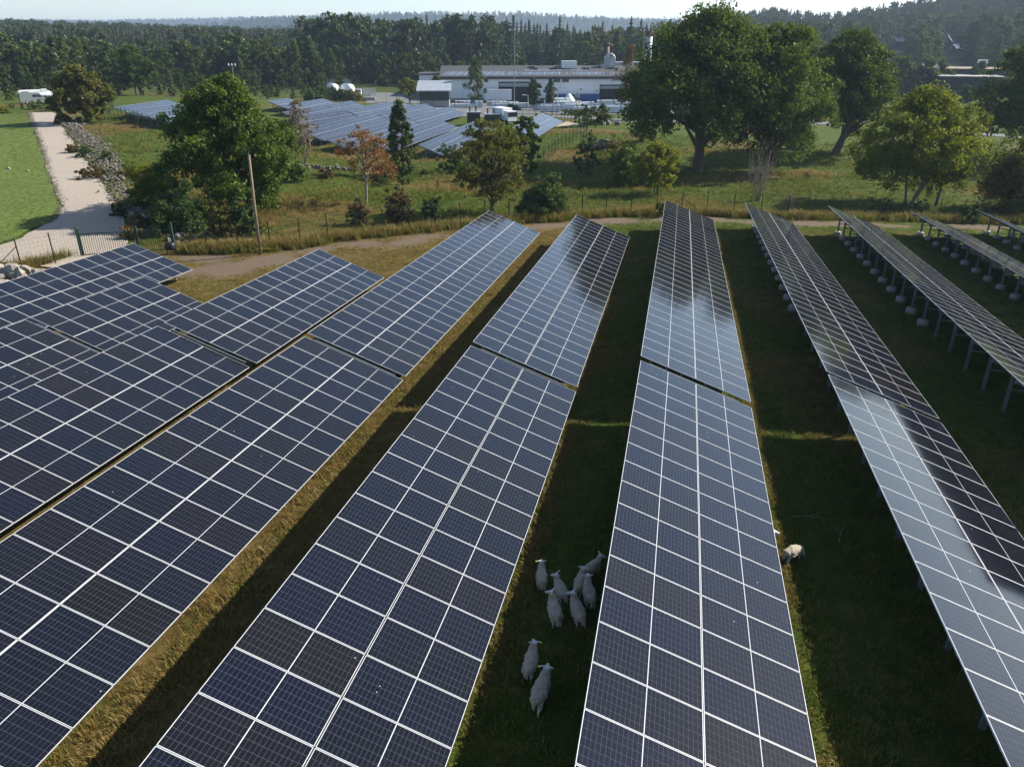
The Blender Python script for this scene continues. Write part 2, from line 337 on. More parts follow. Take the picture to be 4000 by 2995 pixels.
fd = mth(t, 'ADD', attr(t, 'dirt'), mth(t, 'MULTIPLY', mth(t, 'SUBTRACT', noise(t, 1.6, None, 6, .75), .5), 1.1))
col = mixc(t, ramp(t, fd, [(.38, (0, 0, 0)), (.62, (1, 1, 1))]), col, soil)
col = mixc(t, mth(t, 'MULTIPLY', n3, .35), col, mixc(t, .5, col, (.012, .014, .005)))
wild = ramp(t, noise(t, .006, None, 5), [(.4, (.030, .046, .012)), (.62, (.065, .075, .02)), (.7, (.12, .11, .04))])
wild = mixc(t, attr(t, 'woods'), wild, ramp(t, noise(t, .02, None, 6), [(.35, (.014, .026, .010)), (.65, (.034, .052, .016))]))
col = mixc(t, attr(t, 'far'), col, wild)
t.links.new(col, b.inputs['Base Color']); b.inputs['Roughness'].default_value = 1; b.inputs['Specular IOR Level'].default_value = .1
bump(t, b, n3, .12, .8)
me.materials.append(m)
ground = link(bpy.data.objects.new('ground', me)); tag(ground, kind='structure')
_tri_gz = None
def gsurf(x, y):
    """height of the ground mesh itself (bilinear)"""
    i = int(np.clip(np.searchsorted(gx, x) - 1, 0, nx - 2)); j = int(np.clip(np.searchsorted(gy, y) - 1, 0, ny - 2))
    u = (x - gx[i]) / (gx[i + 1] - gx[i]); v = (y - gy[j]) / (gy[j + 1] - gy[j])
    return float((GZ[j, i] * (1 - u) + GZ[j, i + 1] * u) * (1 - v) + (GZ[j + 1, i] * (1 - u) + GZ[j + 1, i + 1] * u) * v)
def gsv(x, y):
    i = np.clip(np.searchsorted(gx, x) - 1, 0, nx - 2); j = np.clip(np.searchsorted(gy, y) - 1, 0, ny - 2)
    u = (x - gx[i]) / (gx[i + 1] - gx[i]); v = (y - gy[j]) / (gy[j + 1] - gy[j])
    return (GZ[j, i] * (1 - u) + GZ[j, i + 1] * u) * (1 - v) + (GZ[j + 1, i] * (1 - u) + GZ[j + 1, i + 1] * u) * v
def sheet(name, left, right, n, k, off, mat, wob=0., kind='structure'):
    """ground sheet between two edge lines, laid just above the terrain"""
    Lp, Rp = resample(left, n), resample(right, n); v = []; f = []
    for i in range(n):
        for j in range(k + 1):
            q = Lp[i].lerp(Rp[i], j / k)
            if wob and j in (0, k):
                dirv = (Rp[i] - Lp[i]).normalized(); q = q + dirv * (wob * (float(rnoise(i * .7, j, 1.3, 4)) - .5) * 2)
            e = .02 if j in (0, k) else 0
            v.append((q.x, q.y, gsurf(q.x, q.y) + off - e))
    for i in range(n - 1):
        for j in range(k): a = i * (k + 1) + j; f.append((a, a + 1, a + k + 2, a + k + 1))
    me = bpy.data.meshes.new(name); me.from_pydata(v, [], f); me.materials.append(mat); me.polygons.foreach_set('use_smooth', [True] * len(f)); me.update()
    bm = bmesh.new(); bm.from_mesh(me); bmesh.ops.recalc_face_normals(bm, faces=bm.faces)
    if sum(q.normal.z for q in bm.faces) < 0: bmesh.ops.reverse_faces(bm, faces=bm.faces)
    bm.to_mesh(me); bm.free()
    o = link(bpy.data.objects.new(name, me)); return tag(o, kind=kind)
m, t, b = newmat('gravel'); nf = noise(t, 9, None, 8, .85); nl = noise(t, .5, None, 4)
c_ = ramp(t, nf, [(.32, (.15, .122, .097)), (.5, (.33, .28, .23)), (.68, (.50, .44, .375))])
t.links.new(mixc(t, mth(t, 'MULTIPLY', nl, .45), c_, (.30, .25, .20)), b.inputs['Base Color']); b.inputs['Roughness'].default_value = 1; bump(t, b, nf, .08, .9); M['gravel'] = m
m, t, b = newmat('lawn'); nf = noise(t, 6, None, 6, .8); nl = noise(t, .35, None, 4)
c_ = ramp(t, nf, [(.3, (.046, .082, .007)), (.5, (.088, .135, .012)), (.72, (.14, .18, .024))])
t.links.new(mixc(t, mth(t, 'MULTIPLY', nl, .4), c_, (.085, .10, .022)), b.inputs['Base Color']); b.inputs['Roughness'].default_value = 1; bump(t, b, nf, .08, .8); M['lawn'] = m
m, t, b = newmat('asphalt'); nf = noise(t, 4, None, 6, .8)
t.links.new(ramp(t, nf, [(.3, (.075, .077, .080)), (.7, (.15, .15, .152))]), b.inputs['Base Color']); b.inputs['Roughness'].default_value = .95; M['asphalt'] = m
sheet('gravel_road', ROADL, ROADR, 160, 10, .09, M['gravel'], .5)
lawnR = [at(*q) for q in ((105, 446), (118, 475), (138, 525), (162, 590), (180, 660), (206, 730), (226, 790), (226, 830), (190, 866), (100, 908), (0, 946), (-160, 1000))]
lawnL = [at(*q) for q in ((-60, 446), (-160, 475), (-220, 525), (-260, 590), (-300, 660), (-330, 730), (-340, 790), (-340, 830), (-340, 866), (-330, 908), (-320, 946), (-330, 1000))]
sheet('lawn', lawnL, lawnR, 150, 24, .05, M['lawn'], .3)
sheet('asphalt_yard', [at(q, 446) for q in (1690, 1900, 2150, 2420, 2700)], [at(q, 404) for q in (1690, 1900, 2150, 2420, 2700)], 60, 12, .08, M['asphalt'])
sheet('asphalt_yard', [at(1425, 404), at(1500, 407), at(1640, 412)], [at(1455, 363), at(1500, 363), at(1640, 368)], 24, 8, .12, M['asphalt'])
sheet('asphalt_road', [at(q, r_) for q, r_ in ((1700, 447), (2100, 449), (2230, 453), (2320, 458), (2400, 466), (2600, 470), (3000, 474), (3500, 480), (3830, 520), (4100, 540))],
      [at(q, r_) for q, r_ in ((1700, 455), (2100, 457), (2230, 463), (2320, 468), (2400, 475), (2600, 479), (3000, 483), (3500, 489), (3830, 531), (4100, 552))], 90, 4, .09, M['asphalt'])
sheet('dirt_path', [at(2190, 484), at(2215, 474), at(2250, 483)], [at(2140, 500), at(2200, 494), at(2262, 488)], 20, 4, .07, M['gravel'], .2)
# ------------------------------------------------------------------ solar panels
def module_material(name, lift=0.):
    m, t, b = newmat(name)
    uv = t.nodes.new('ShaderNodeTexCoord').outputs['UV']; sp = t.nodes.new('ShaderNodeSeparateXYZ'); t.links.new(uv, sp.inputs[0])
    def lines(s, n, w):                                     # 1 on a thin line at every cell border
        f = mth(t, 'FRACT', mth(t, 'MULTIPLY', s, n)); d = mth(t, 'MINIMUM', f, mth(t, 'SUBTRACT', 1., f)); return mth(t, 'LESS_THAN', d, w)
    la = lines(sp.outputs[0], 24, .020); lb = lines(sp.outputs[1], 6, .012)
    lc = mth(t, 'LESS_THAN', mth(t, 'ABSOLUTE', mth(t, 'SUBTRACT', sp.outputs[0], .5)), .0042)
    oi = t.nodes.new('ShaderNodeObjectInfo')
    cell = ramp(t, oi.outputs['Random'], [(0, (.0032, .0036, .0065)), (.35, (.0030, .0044, .0105)), (.6, (.0050, .0044, .0052)), (.8, (.0030, .0042, .0115)), (1, (.0058, .0048, .0050))])
    line = mth(t, 'MAXIMUM', la, lb)
    col = mixc(t, mth(t, 'MULTIPLY', line, .8), cell, (.09, .10, .12)); col = mixc(t, lc, col, (.45, .46, .48))
    dust = noise(t, 1.3, None, 5, .7); col = mixc(t, mth(t, 'MULTIPLY', dust, .012 + lift), col, (.30, .30, .30))
    vo = t.nodes.new('ShaderNodeTexVoronoi'); vo.inputs['Scale'].default_value = 2.4; t.links.new(t.nodes.new('ShaderNodeNewGeometry').outputs['Position'], vo.inputs['Vector'])
    spot = mth(t, 'MULTIPLY', mth(t, 'LESS_THAN', vo.outputs['Distance'], .035), mth(t, 'GREATER_THAN', noise(t, .8, None, 2), .52)); col = mixc(t, mth(t, 'MULTIPLY', spot, .7), col, (.5, .5, .48))
    t.links.new(col, b.inputs['Base Color'])
    t.links.new(ramp(t, dust, [(.3, (.06,) * 3), (.75, (.12,) * 3)]), b.inputs['Roughness'])
    b.inputs['IOR'].default_value = 1.42; return m
M['cells'] = module_material('silicon_cells'); M['cells2'] = module_material('dusty_silicon_cells', .03)
ML, MW, PITCH, SLOPE = 2.278, 1.134, 1.154, 4.576           # module length, width, spacing, slope length of a table
def module_mesh(name, w, cells):
    fr, h = .012, .035; v = []; f = []; mi = []
    xs = (0, fr, ML - fr, ML); ys = (0, fr, w - fr, w)
    for z in (0, -.005):                                     # frame top ring and recessed glass
        pass
    o = [(0, 0, 0), (ML, 0, 0), (ML, w, 0), (0, w, 0)]; i_ = [(fr, fr, 0), (ML - fr, fr, 0), (ML - fr, w - fr, 0), (fr, w - fr, 0)]
    g = [(a, b_, -.005) for a, b_, c in i_]; d = [(a, b_, -h) for a, b_, c in o]
    v = o + i_ + g + d
    for k in range(4):
        n = (k + 1) % 4; f += [(k, n, 4 + n, 4 + k), (4 + k, 4 + n, 8 + n, 8 + k), (k, 12 + k, 12 + n, n)]; mi += [0, 0, 0]
    f += [(8, 9, 10, 11), (15, 14, 13, 12)]; mi += [1, 2]
    me = bpy.data.meshes.new(name); me.from_pydata(v, [], f)
    for a in (M['frame'], cells, M['black']): me.materials.append(a)
    me.polygons.foreach_set('material_index', mi); uvl = me.uv_layers.new(name='UVMap')
    for p in me.polygons:
        for li, vi in zip(p.loop_indices, p.vertices): q = v[vi]; uvl.data[li].uv = ((q[0] - fr) / (ML - 2 * fr), (q[1] - fr) / (w - 2 * fr))
    me.update(); return me
MODS = {}
def modmesh(w, far):
    k = (round(w, 3), far)
    if k not in MODS: MODS[k] = module_mesh('solar_module', w, M['cells2'] if far else M['cells'])
    return MODS[k]
# three kinds of post, shared by all tables: unit height, scaled
_p = MB(); _p.box(-.06, .06, -.045, .045, 0, 1); POST = _p.mesh('post', M['steel'])
_p = MB(); _p.lathe([(.27, 0), (.285, .03), (.285, .30), (.26, .34), (.06, .345)], 18); BLOCK = _p.mesh('concrete_footing', M['concrete'], True)
_p = MB(); _p.box(-.5, .5, -.035, .035, -.03, .03); RAIL1 = _p.mesh('rail', M['steel'])
def table(o, rp, dy, tl, L, n, label, group, far=False, posts=True, blocks=None, endbeam=True, brk=None, gap=.02, gap_post=None):
    """o: far end of the high edge (world); table runs n modules towards -Y, two modules down the slope that faces +X"""
    rp, dy, tl = R(rp), R(dy), R(tl); O = Vector(o)
    u = -Vector((math.sin(dy) * math.cos(rp), math.cos(dy) * math.cos(rp), math.sin(rp)))
    hz = Vector((math.cos(dy), -math.sin(dy), 0)); up = hz.cross(-u); up = up if up.z > 0 else -up
    w = hz * math.cos(tl) - up * math.sin(tl); nrm = w.cross(-u); nrm = nrm if nrm.z > 0 else -nrm
    cen = O + u * (L / 2) + w * (SLOPE / 2); base = Vector((cen.x, cen.y, gsurf(cen.x, cen.y)))
    root = thing('solar_table', label, 'solar panel', base, 0, group)
    pitch = L / n; mw = pitch - (PITCH - MW); me = modmesh(mw, far)
    rot = Matrix((w, -u, nrm)).transposed().to_euler()
    off = 0.
    for j in range(n):
        if brk and j == brk: off = .035
        for k in range(2):
            p = O + u * (j * pitch + mw + off * 0) + w * (k * (ML + gap)) + nrm * (off * .6) - base
            q = inst('solar_module', me, root, p, rot)
    T = Matrix.Translation(O - base) @ Matrix((w, -u, nrm)).transposed().to_4x4()       # local: x down slope, y away, z normal
    pr = MB()
    for xx in (.45, 1.75, 2.75, 4.05): pr.box(xx - .03, xx + .03, -L + .05, -.05, -.115, -.036, 0, T)
    pr.build('purlins', M['steel'], root)
    if endbeam:
        eb = MB(); eb.box(.42, 4.15, -L - .09, -L - .03, -.20, -.12, 0, T); eb.build('end_beam', M['steel'], root)
    if posts:
        st = 2 * PITCH; i = 0; y = .5
        while y < L - .2:
            for xx, nm in ((1.15, 'rear'), (3.45, 'front')):
                P = O + u * y + w * xx - nrm * .13; zg = gsurf(P.x, P.y); h = P.z - zg
                if h > .15:
                    bl = blocks is None or (blocks[0] <= y <= blocks[1])
                    inst('post', POST, root, (P.x - base.x, P.y - base.y, zg - base.z - .05), (0, 0, 0), (1, 1, h + .05))
                    if bl: inst('concrete_footing', BLOCK, root, (P.x - base.x, P.y - base.y, zg - base.z - .04))
            A = O + u * y + w * 1.15; B = O + u * y + w * 3.45; zr = gsurf(A.x, A.y) + .95
            a_ = Vector((A.x, A.y, zr)) - base; b_ = Vector((B.x, B.y, min(zr, B.z - .2))) - base; md = (a_ + b_) / 2; dv = b_ - a_
            inst('rail', RAIL1, root, md, (0, -math.asin(max(-1, min(1, dv.z / dv.length))), math.atan2(dv.y, dv.x)), (dv.length, 1, 1))
            r1 = O + u * y + w * .2 - nrm * .17 - base; r2 = O + u * y + w * 4.4 - nrm * .17 - base; md = (r1 + r2) / 2; dv = r2 - r1
            inst('rafter', RAIL1, root, md, (0, -math.asin(dv.z / dv.length), math.atan2(dv.y, dv.x)), (dv.length, 1.2, 1.6))
            y += st
    return root
GA = 'solar tables in the near field'
TAB = [
 ('Fn', (-.755, 27.080, -11.096, -1.364, .092, 19.928), 22 * PITCH, 22, 'near solar table directly right of the flock of sheep', None, .02),
 ('En', (-7.492, 26.914, -10.984, -1.697, .033, 20.426), 21 * PITCH, 21, 'near solar table left of the flock of sheep with a dark slit along its middle', None, .03),
 ('Dn', (-14.797, 27.058, -11.240, -1.933, .397, 20.085), 20 * PITCH, 20, 'near solar table left of the broad strip of sunlit dry grass', None, .02),
 ('Cn', (-22.053, 27.324, -11.422, -1.895, .413, 20.137), 18 * PITCH, 18, 'near solar table between the very narrow dark grass gap and the leftmost near table', None, .02),
 ('Bn', (-29.30, 27.55, -11.76, -2.2, .1, 20.2), 16 * PITCH, 16, 'near solar table at the left edge, only its top end in view', None, .02),
 ('Cf', (-21.836, 42.862, -11.835, -1.998, -.103, 20.044), 15.524, 14, 'short solar table beside the dirt track below the wooden pole', None, .02),
 ('Df', (-14.776, 59.269, -12.359, -2.143, -.013, 20.311), 32.132, 28, 'long solar table whose far end points at the sparse olive tree', None, .02),
 ('Ef', (-7.602, 59.455, -12.397, -2.524, -.155, 20.066), 32.282, 28, 'long solar table half black and half pale with a diagonal sky reflection', None, .03),
 ('Ff', (-.850, 67.736, -12.517, -2.097, -.097, 19.719), 40.523, 35, 'long solar table with a small step near its far end, pointing at the great oak', 5, .02),
 ('Gf', (6.029, 69.088, -12.739, -1.945, -.265, 20.077), 41.101, 36, 'long dark solar table with concrete footings showing along its left edge', None, .02),
 ('Gn', (6.208, 27.739, -11.311, -.658, -.557, 20.634), 22 * PITCH, 22, 'near solar table at the right bottom with a bright silver sheen', None, .02),
 ('Af', (-36.182, 43.910, -12.468, -2.060, .008, 20.155), 24 * PITCH, 24, 'solar table in front of the barred gate with a black tree reflection at its corner', None, .02),
 ('Bf', (-29.232, 35.770, -12.077, -2.393, .312, 20.154), 8.08, 7, 'short solar table tucked between the gate table and the track table', None, .02),
 ('Hf', (12.785, 68.253, -12.531, -1.962, -.026, 19.984), 40 * PITCH, 40, 'solar table at the right with its whole row of posts and footings visible', 6, .02),
 ('If', (20.210, 71.464, -13.311, -2.372, .007, 18.469), 34 * PITCH, 34, 'solar table seen edge on at the right, standing on posts with round footings', None, .02),
 ('Jf', (27.398, 76.649, -13.937, -1.569, .010, 19.943), 34 * PITCH, 34, 'solar table in the far right corner, only its raised end in view', None, .02)]
TABO = {}
for nm, (x, y, z, rp, dy, tl), L, n, lab, brk, gap in TAB:
    bl = {'Hf': (0, 26), 'Gf': (0, 26), 'If': (0, 60), 'Jf': (0, 60)}.get(nm, (0, -1))
    if nm[1] == 'n': y -= .13
    TABO[nm] = table((x, y, z + ZC), rp, dy, tl, L, n, lab, GA, brk=brk, gap=gap, blocks=bl, endbeam=nm[1] == 'f')
# second field beyond the trees: high edges traced from far end to near end
GB = 'solar tables in the field beyond the trees'
def hpt(px, py, h=2.25):
    p = at(px, py, h); return Vector((p.x, p.y, p.z + h))
F2 = [((1559, 394), (1341, 428), 'far solar table ending beside the grey gravel ramp'), ((1338, 429.5), (1130, 461), 'solar table nearer than the one beside the gravel ramp, same row, below the tanks'),
      ((1661, 405), (1454, 439.5), 'far solar table ending by the yellow tree in front of the black shed'), ((1450, 441), (1170, 510), 'long solar table in mid field behind the rust red rowan'),
      ((1754, 417), (1586, 459), 'far solar table ending beside the dark green kiosk'), ((1582, 460), (1264, 540), 'front solar table whose left end shows above the rowan'),
      ((1711, 464), (1440, 549), 'solar table right behind the juniper, end towards the kiosk'), ((1850, 474), (1634, 566), 'front solar table right of the juniper, nearest corner low over the grass'),
      ((1374, 393), (1100, 438), 'far solar table ending below the right tank'), ((1263, 385), (1095, 412), 'far solar table ending below the left tank'), ((1122, 383), (1045, 395), 'farthest solar table peeping over the bare grey tree'),
      ((2119, 442), (2040, 480), 'short lone solar table beside the green fence corner'),
      ((655, 390), (444, 419), 'leftmost far solar table by the netted fence corner'), ((770, 393), (505, 432), 'second solar table from the netted fence corner'), ((830, 400), (562, 447), 'third solar table from the netted fence corner, lowest edge')]
for a, b_, lab in F2:
    A, B = hpt(*a), hpt(*b_); d = B - A; L = d.length
    if lab.startswith('short lone'): B = A + Vector((-.3, -28.5, -.2)); d = B - A; L = d.length
    n = max(3, round(L / PITCH)); n = min(n, 60)
    rp = math.degrees(math.asin(-d.z / L)); dy = math.degrees(math.atan2(-d.x, -d.y))
    table(A, rp, dy, 20, L, n, lab, GB, far=True, posts=True, blocks=(0, -1))
# ------------------------------------------------------------------ vegetation
def leaf_quads(cen, rad, n, size, g, aspect=.55, up=.35, flat=.8):
    """leaf-sized quads scattered through clumps: cen (k,3), rad (k,), n per clump"""
    k = len(cen); N = k * n
    p = g.normal(size=(N, 3)); p /= np.linalg.norm(p, axis=1, keepdims=True) + 1e-9
    p *= (g.random((N, 1)) ** .5) * np.repeat(rad, n)[:, None]; p[:, 2] *= flat
    out = p / (np.repeat(rad, n)[:, None] + 1e-9)
    p += np.repeat(cen, n, 0)
    nr = g.normal(size=(N, 3)) + out * .9; nr[:, 2] += up; nr /= np.linalg.norm(nr, axis=1, keepdims=True)
    a = np.cross(nr, g.normal(size=(N, 3))); a /= np.linalg.norm(a, axis=1, keepdims=True) + 1e-9; b = np.cross(nr, a)
    s = size * (.6 + .8 * g.random((N, 1)))
    a *= s; b *= s * aspect
    V = np.stack([p - a * .5, p + b * .5 + a * .05, p + a * .55, p - b * .5 + a * .05], 1)
    tint = np.clip(np.repeat(g.random(k), n) * .55 + g.random(N) * .45 + .12 * out[:, 2], 0, 1)
    return V, tint
def crown_points(shape, h, r, h0, nc, g):
    """clump centres in the crown: lumpy shell, denser outside"""
    pts = []; rads = []
    lobes = []
    if shape in ('oak', 'round', 'open'):
        nl = {'oak': 26, 'round': 17, 'open': 20}[shape]; ch = h - h0
        PZ, PR = {'oak': ((0, .2, .5, .8, 1), (.78, 1, .92, .68, .25)), 'round': ((0, .25, .5, .78, 1), (.62, .95, 1, .74, .22)), 'open': ((0, .2, .5, .8, 1), (.70, .95, 1, .80, .35))}[shape]
        for i in range(nl):
            a = i * 2.39996 + g.random() * .7; zz = ((i + .5) / nl) ** .92; lr = r * (.27 + .13 * g.random()) * (.85 if zz > .8 else 1)
            rr = max(0, r * float(np.interp(zz, PZ, PR)) * (.92 + .2 * g.random()) - lr * .95); q = h0 + lr * .55 + (ch - lr * 1.35) * zz
            lobes.append((np.array([rr * math.cos(a), rr * math.sin(a), q]), np.array([lr, lr, lr * (.72 if shape == 'oak' else .85)])))
        lobes.append((np.array([0, 0, h0 + ch * .5]), np.array([r * .50, r * .50, ch * .38])))
        lobes.append((np.array([g.normal() * .06 * r, g.normal() * .06 * r, h - r * .30]), np.array([r * .32, r * .32, r * .30])))
        wv = np.array([l[1].prod() ** (2 / 3) for l in lobes]); wv /= wv.sum()
        for i in g.choice(len(lobes), nc, p=wv):
            c, s = lobes[i]; d = g.normal(size=3); d /= np.linalg.norm(d); d[2] = abs(d[2]) if g.random() < .4 else d[2]
            pts.append(c + d * s * (.5 + .5 * g.random() ** .5)); rads.append(r * (.07 + .065 * g.random()))
    elif shape == 'birch':
        for i in range(nc):
            z = g.random() ** .9; pr = math.sin(math.pi * min(1, z * .86 + .12)) ** .8 * (1 - .35 * z); a = g.random() * 6.283; rr = r * pr * (.25 + .85 * g.random() ** .6)
            rr *= .75 + .45 * math.sin(3 * a + 9 * z)
            pts.append(np.array([rr * math.cos(a), rr * math.sin(a), h0 + (h - h0) * z])); rads.append(r * (.13 + .1 * g.random()))
    elif shape == 'column':
        for i in range(nc):
            z = g.random(); pr = (1 - z) ** .62 * min(1, .45 + 2.2 * z); a = g.random() * 6.283; rr = r * pr * (.7 + .35 * g.random()) * (.85 + .25 * math.sin(5 * a + 11 * z))
            pts.append(np.array([rr * math.cos(a), rr * math.sin(a), h0 + (h - h0) * z])); rads.append(r * (.10 + .12 * g.random()))
    elif shape == 'shrub':
        nl = 9
        L = [(np.array([r * .58 * math.cos(i * 2.4) * (.3 + .8 * g.random()), r * .58 * math.sin(i * 2.4) * (.3 + .8 * g.random()), 0.]), .62 + .45 * g.random()) for i in range(nl)]
        for i in range(nc):
            c, k = L[int(g.integers(nl))]; d = g.normal(size=3); d /= np.linalg.norm(d); d[2] = abs(d[2]) ** .8
            f = .4 + .6 * g.random() ** .5
            pts.append(c + d * np.array([r * .5, r * .5, h * .92 * k]) * f + np.array([0, 0, .06 * h])); rads.append(min(r, h) * (.10 + .10 * g.random()))
    pts = np.array(pts); rads = np.array(rads); ex = np.percentile(np.hypot(pts[:, 0], pts[:, 1]), 97); pts[:, :2] *= (r * .97 - rads.mean()) / max(ex, 1e-3)
    top = pts[:, 2].max(); lo = pts[:, 2].min(); pts[:, 2] = lo + (pts[:, 2] - lo) * (h - rads.mean() * .8 - lo) / (top - lo); return pts, rads
def limbs(mb, tips, h, h0, tr, g, stems=1, nl=14, lean=.0, twig=0):
    """trunk with flare, limbs that reach towards crown clumps, twigs"""
    starts = []
    if stems == 1:
        top = h0 + (h - h0) * .72; p = [Vector((0, 0, -.3)), Vector((0, 0, .25)), Vector((lean * .1 + g.normal() * .02 * h, g.normal() * .02 * h, h0 * .7)), Vector((lean * .3 + g.normal() * .03 * h, g.normal() * .03 * h, h0 + (h - h0) * .3)), Vector((lean * .5 + g.normal() * .03 * h, g.normal() * .03 * h, top))]
        mb.tube(p, [tr * 1.7, tr * 1.25, tr, tr * .7, tr * .15], 9, 0); starts = p[2:4]; seg = (p[2], p[3], p[4])
    else:
        seg = None
        for i in range(stems):
            a = i * 2.4 + g.random(); t = Vector((math.cos(a) * h * .22, math.sin(a) * h * .22, h * (.55 + .3 * g.random())))
            b = Vector((math.cos(a) * tr * 1.2, math.sin(a) * tr * 1.2, -.2)); mid = b.lerp(t, .5) + Vector((g.normal() * .05 * h, g.normal() * .05 * h, .03 * h))
            mb.tube([b, mid, t], [tr * .8, tr * .55, tr * .12], 6, 0); starts.append(mid)
    sel = g.choice(len(tips), min(nl, len(tips)), replace=False)
    for i in sel:
        T = Vector(tips[i])
        if seg is not None:
            k = np.clip((T.z - h0) / max(.1, h - h0) - .15 + g.normal() * .08, 0, .95); s0 = seg[0].lerp(seg[1], k * 2) if k < .5 else seg[1].lerp(seg[2], k * 2 - 1); r0 = tr * (.55 - .38 * k)
        else: s0 = starts[int(g.integers(len(starts)))]; r0 = tr * .4
        mid = s0.lerp(T, .5) + Vector((g.normal() * .04 * h, g.normal() * .04 * h, (.05 if T.z > s0.z else -.01) * h))
        mb.tube([s0, s0.lerp(mid, .6), mid, T], [r0, r0 * .75, r0 * .55, r0 * .12], 5, 0, False)
        for q in range(twig):
            e = T + Vector(g.normal(size=3) * .09 * h); mb.tube([mid.lerp(T, .5 + .4 * g.random()), e], [r0 * .22, r0 * .05], 3, 0, False)
def tree_meshes(kind, h, r, leaf, bark, seed, h0=None, nc=260, nl=90, size=.3, tr=None, stems=1, shape='round', limb=14, twig=0, lean=0., flat=.8, fill=1.):
    g = np.random.default_rng(seed); h0 = h * .25 if h0 is None else h0; tr = h * .022 if tr is None else tr
    pts, rads = crown_points(shape, h, r, h0, nc, g)
    V, tint = leaf_quads(pts, rads * 1.15 * fill, nl, size, g, flat=flat); V[:, :, 2] = np.maximum(V[:, :, 2], .04)
    cm = quads_mesh('crown', V, leaf, tint)
    mb = MB(); limbs(mb, pts, h, h0, tr, g, stems, limb, lean, twig); tm = mb.mesh('trunk', bark, True)
    return cm, tm
def conifer_mesh(h, r, mat, bark, seed, pine=False, whorls=15, per=8, join=True):
    g = np.random.default_rng(seed); Q = []; T = []
    if not pine:
        for i in range(whorls):
            z = (i + .3) / whorls; zz = h * (.06 + .92 * z); rr = r * (1 - z) ** .85 * (.8 + .35 * g.random()) + .05 * r
            for j in range(per):
                a = 6.283 * (j + .5 * (i % 2)) / per + g.normal() * .2; L = rr * (.75 + .5 * g.random()); dz = -L * (.30 + .25 * g.random()) + (.15 * L if z > .7 else 0)
                c, s = math.cos(a), math.sin(a); w = L * .36 + .04 * r
                for f0, f1, ww in ((0.05, .62, w), (.45, 1.05, w * .72)):
                    p0 = np.array([c * L * f0, s * L * f0, zz + dz * f0]); p1 = np.array([c * L * f1, s * L * f1, zz + dz * f1 ** 1.4]); side = np.array([-s, c, 0]) * ww * .5; dn = np.array([0, 0, -ww * .38])
                    Q.append([p0, (p0 + p1) / 2 + side + dn, p1, (p0 + p1) / 2 - side + dn]); T.append(.15 + .6 * f1 * g.random() + .2 * z)
        Q.append([[0, 0, h * 1.01], [.12 * r, 0, h * .9], [0, 0, h * .86], [-.12 * r, 0, h * .9]]); T.append(.5)
        V = np.array(Q); T = np.array(T)
    else:
        pts = []; rads = []
        for i in range(38):
            z = g.random() ** .9; a = g.random() * 6.283; rr = r * (1 - .72 * z ** 1.4) * (.35 + .7 * g.random()); pts.append([rr * math.cos(a), rr * math.sin(a), h * (.16 + .82 * z)]); rads.append(r * (.22 + .14 * g.random()))
        V, T = leaf_quads(np.array(pts), np.array(rads), 13, r * .26, g, .6, .6, .6)
    mb = MB(); mb.tube([(0, 0, -.4), (0, 0, h * .5), (0, 0, h * .93)], [h * .016, h * .012, .02], 5, 0)
    return V, T, mb
def joined(name, V, T, mb, leaf, bark):
    """crown quads and trunk in one mesh for trees too far away to show their parts"""
    n0 = len(V); qv = [tuple(p) for q in V for p in q]; me = bpy.data.meshes.new(name)
    nv = len(qv); me.from_pydata(qv + mb.v, [], [tuple(range(4 * i, 4 * i + 4)) for i in range(n0)] + [tuple(i + nv for i in f) for f in mb.f])
    me.materials.append(leaf); me.materials.append(bark); me.polygons.foreach_set('material_index', [0] * n0 + [1] * len(mb.f))
    a = me.attributes.new('tint', 'FLOAT', 'POINT'); a.data.foreach_set('value', np.r_[np.repeat(T, 4), np.full(len(mb.v), .4)].astype(np.float32)); me.update(); return me
def plant(name, label, cat, base, cm, tm, rz=0., group=None, s=None, sink=0.):
    b = Vector((base.x, base.y, gsurf(base.x, base.y) - sink)); t = thing(name, label, cat, b, rz, group)
    if s is not None: t.scale = s if hasattr(s, '__len__') else (s, s, s)
    inst('crown', cm, t); inst('trunk' if cat == 'tree' else 'stems', tm, t); return t
def px_tree(name, label, cat, bx, by, top, left, right, leaf, bark, seed, dist=None, group=None, **kw):
    """a tree standing where its foot is seen, as tall and wide as it looks there"""
    P = at(bx, by) if dist is None else atd(bx, by, dist)
    P.z = gsurf(P.x, P.y); dp = depth(P); h = max(.4, hgt(P, top, bx)); r = (right - left) / 2 * dp / FPX * (1.2 if name in ('oak_tree', 'maple_tree') else 1.1)
    cm, tm = tree_meshes(None, h, r, M[leaf], M[bark], seed, **kw); o = plant(name, label, cat, P, cm, tm, 0, group)
    mid = (left + right) / 2                                   # lean the crown to the side it grows
    return o
T_ = px_tree
# the great oaks beyond the fence
T_('oak_tree', 'giant dark green oak with a massive bare trunk behind the pasture fence', 'tree', 2722, 662, -25, 2415, 3010, 'oak', 'bark', 11, shape='oak', nc=1000, nl=58, size=.46, h0=3.6, tr=.66, limb=30, fill=.95)
T_('oak_tree', 'tall open lighter green oak right beside the giant oak', 'tree', 2985, 668, 75, 2820, 3235, 'oakb', 'bark', 12, shape='open', nc=560, nl=58, size=.42, h0=1.6, tr=.48, limb=40, fill=.9)
T_('oak_tree', 'broad dark oak with a spreading top behind the yellow green tree', 'tree', 3262, 604, 98, 3165, 3548, 'oak', 'bark', 13, shape='oak', nc=600, nl=58, size=.48, h0=3.2, tr=.55, limb=26)
T_('broadleaf_tree', 'bright yellow green tree with feathery top and two pale trunks at the right', 'tree', 3545, 800, 318, 3325, 3800, 'yellowgreen', 'barkgrey', 14, shape='round', nc=520, nl=80, size=.28, h0=1.3, tr=.2, stems=3, limb=30)
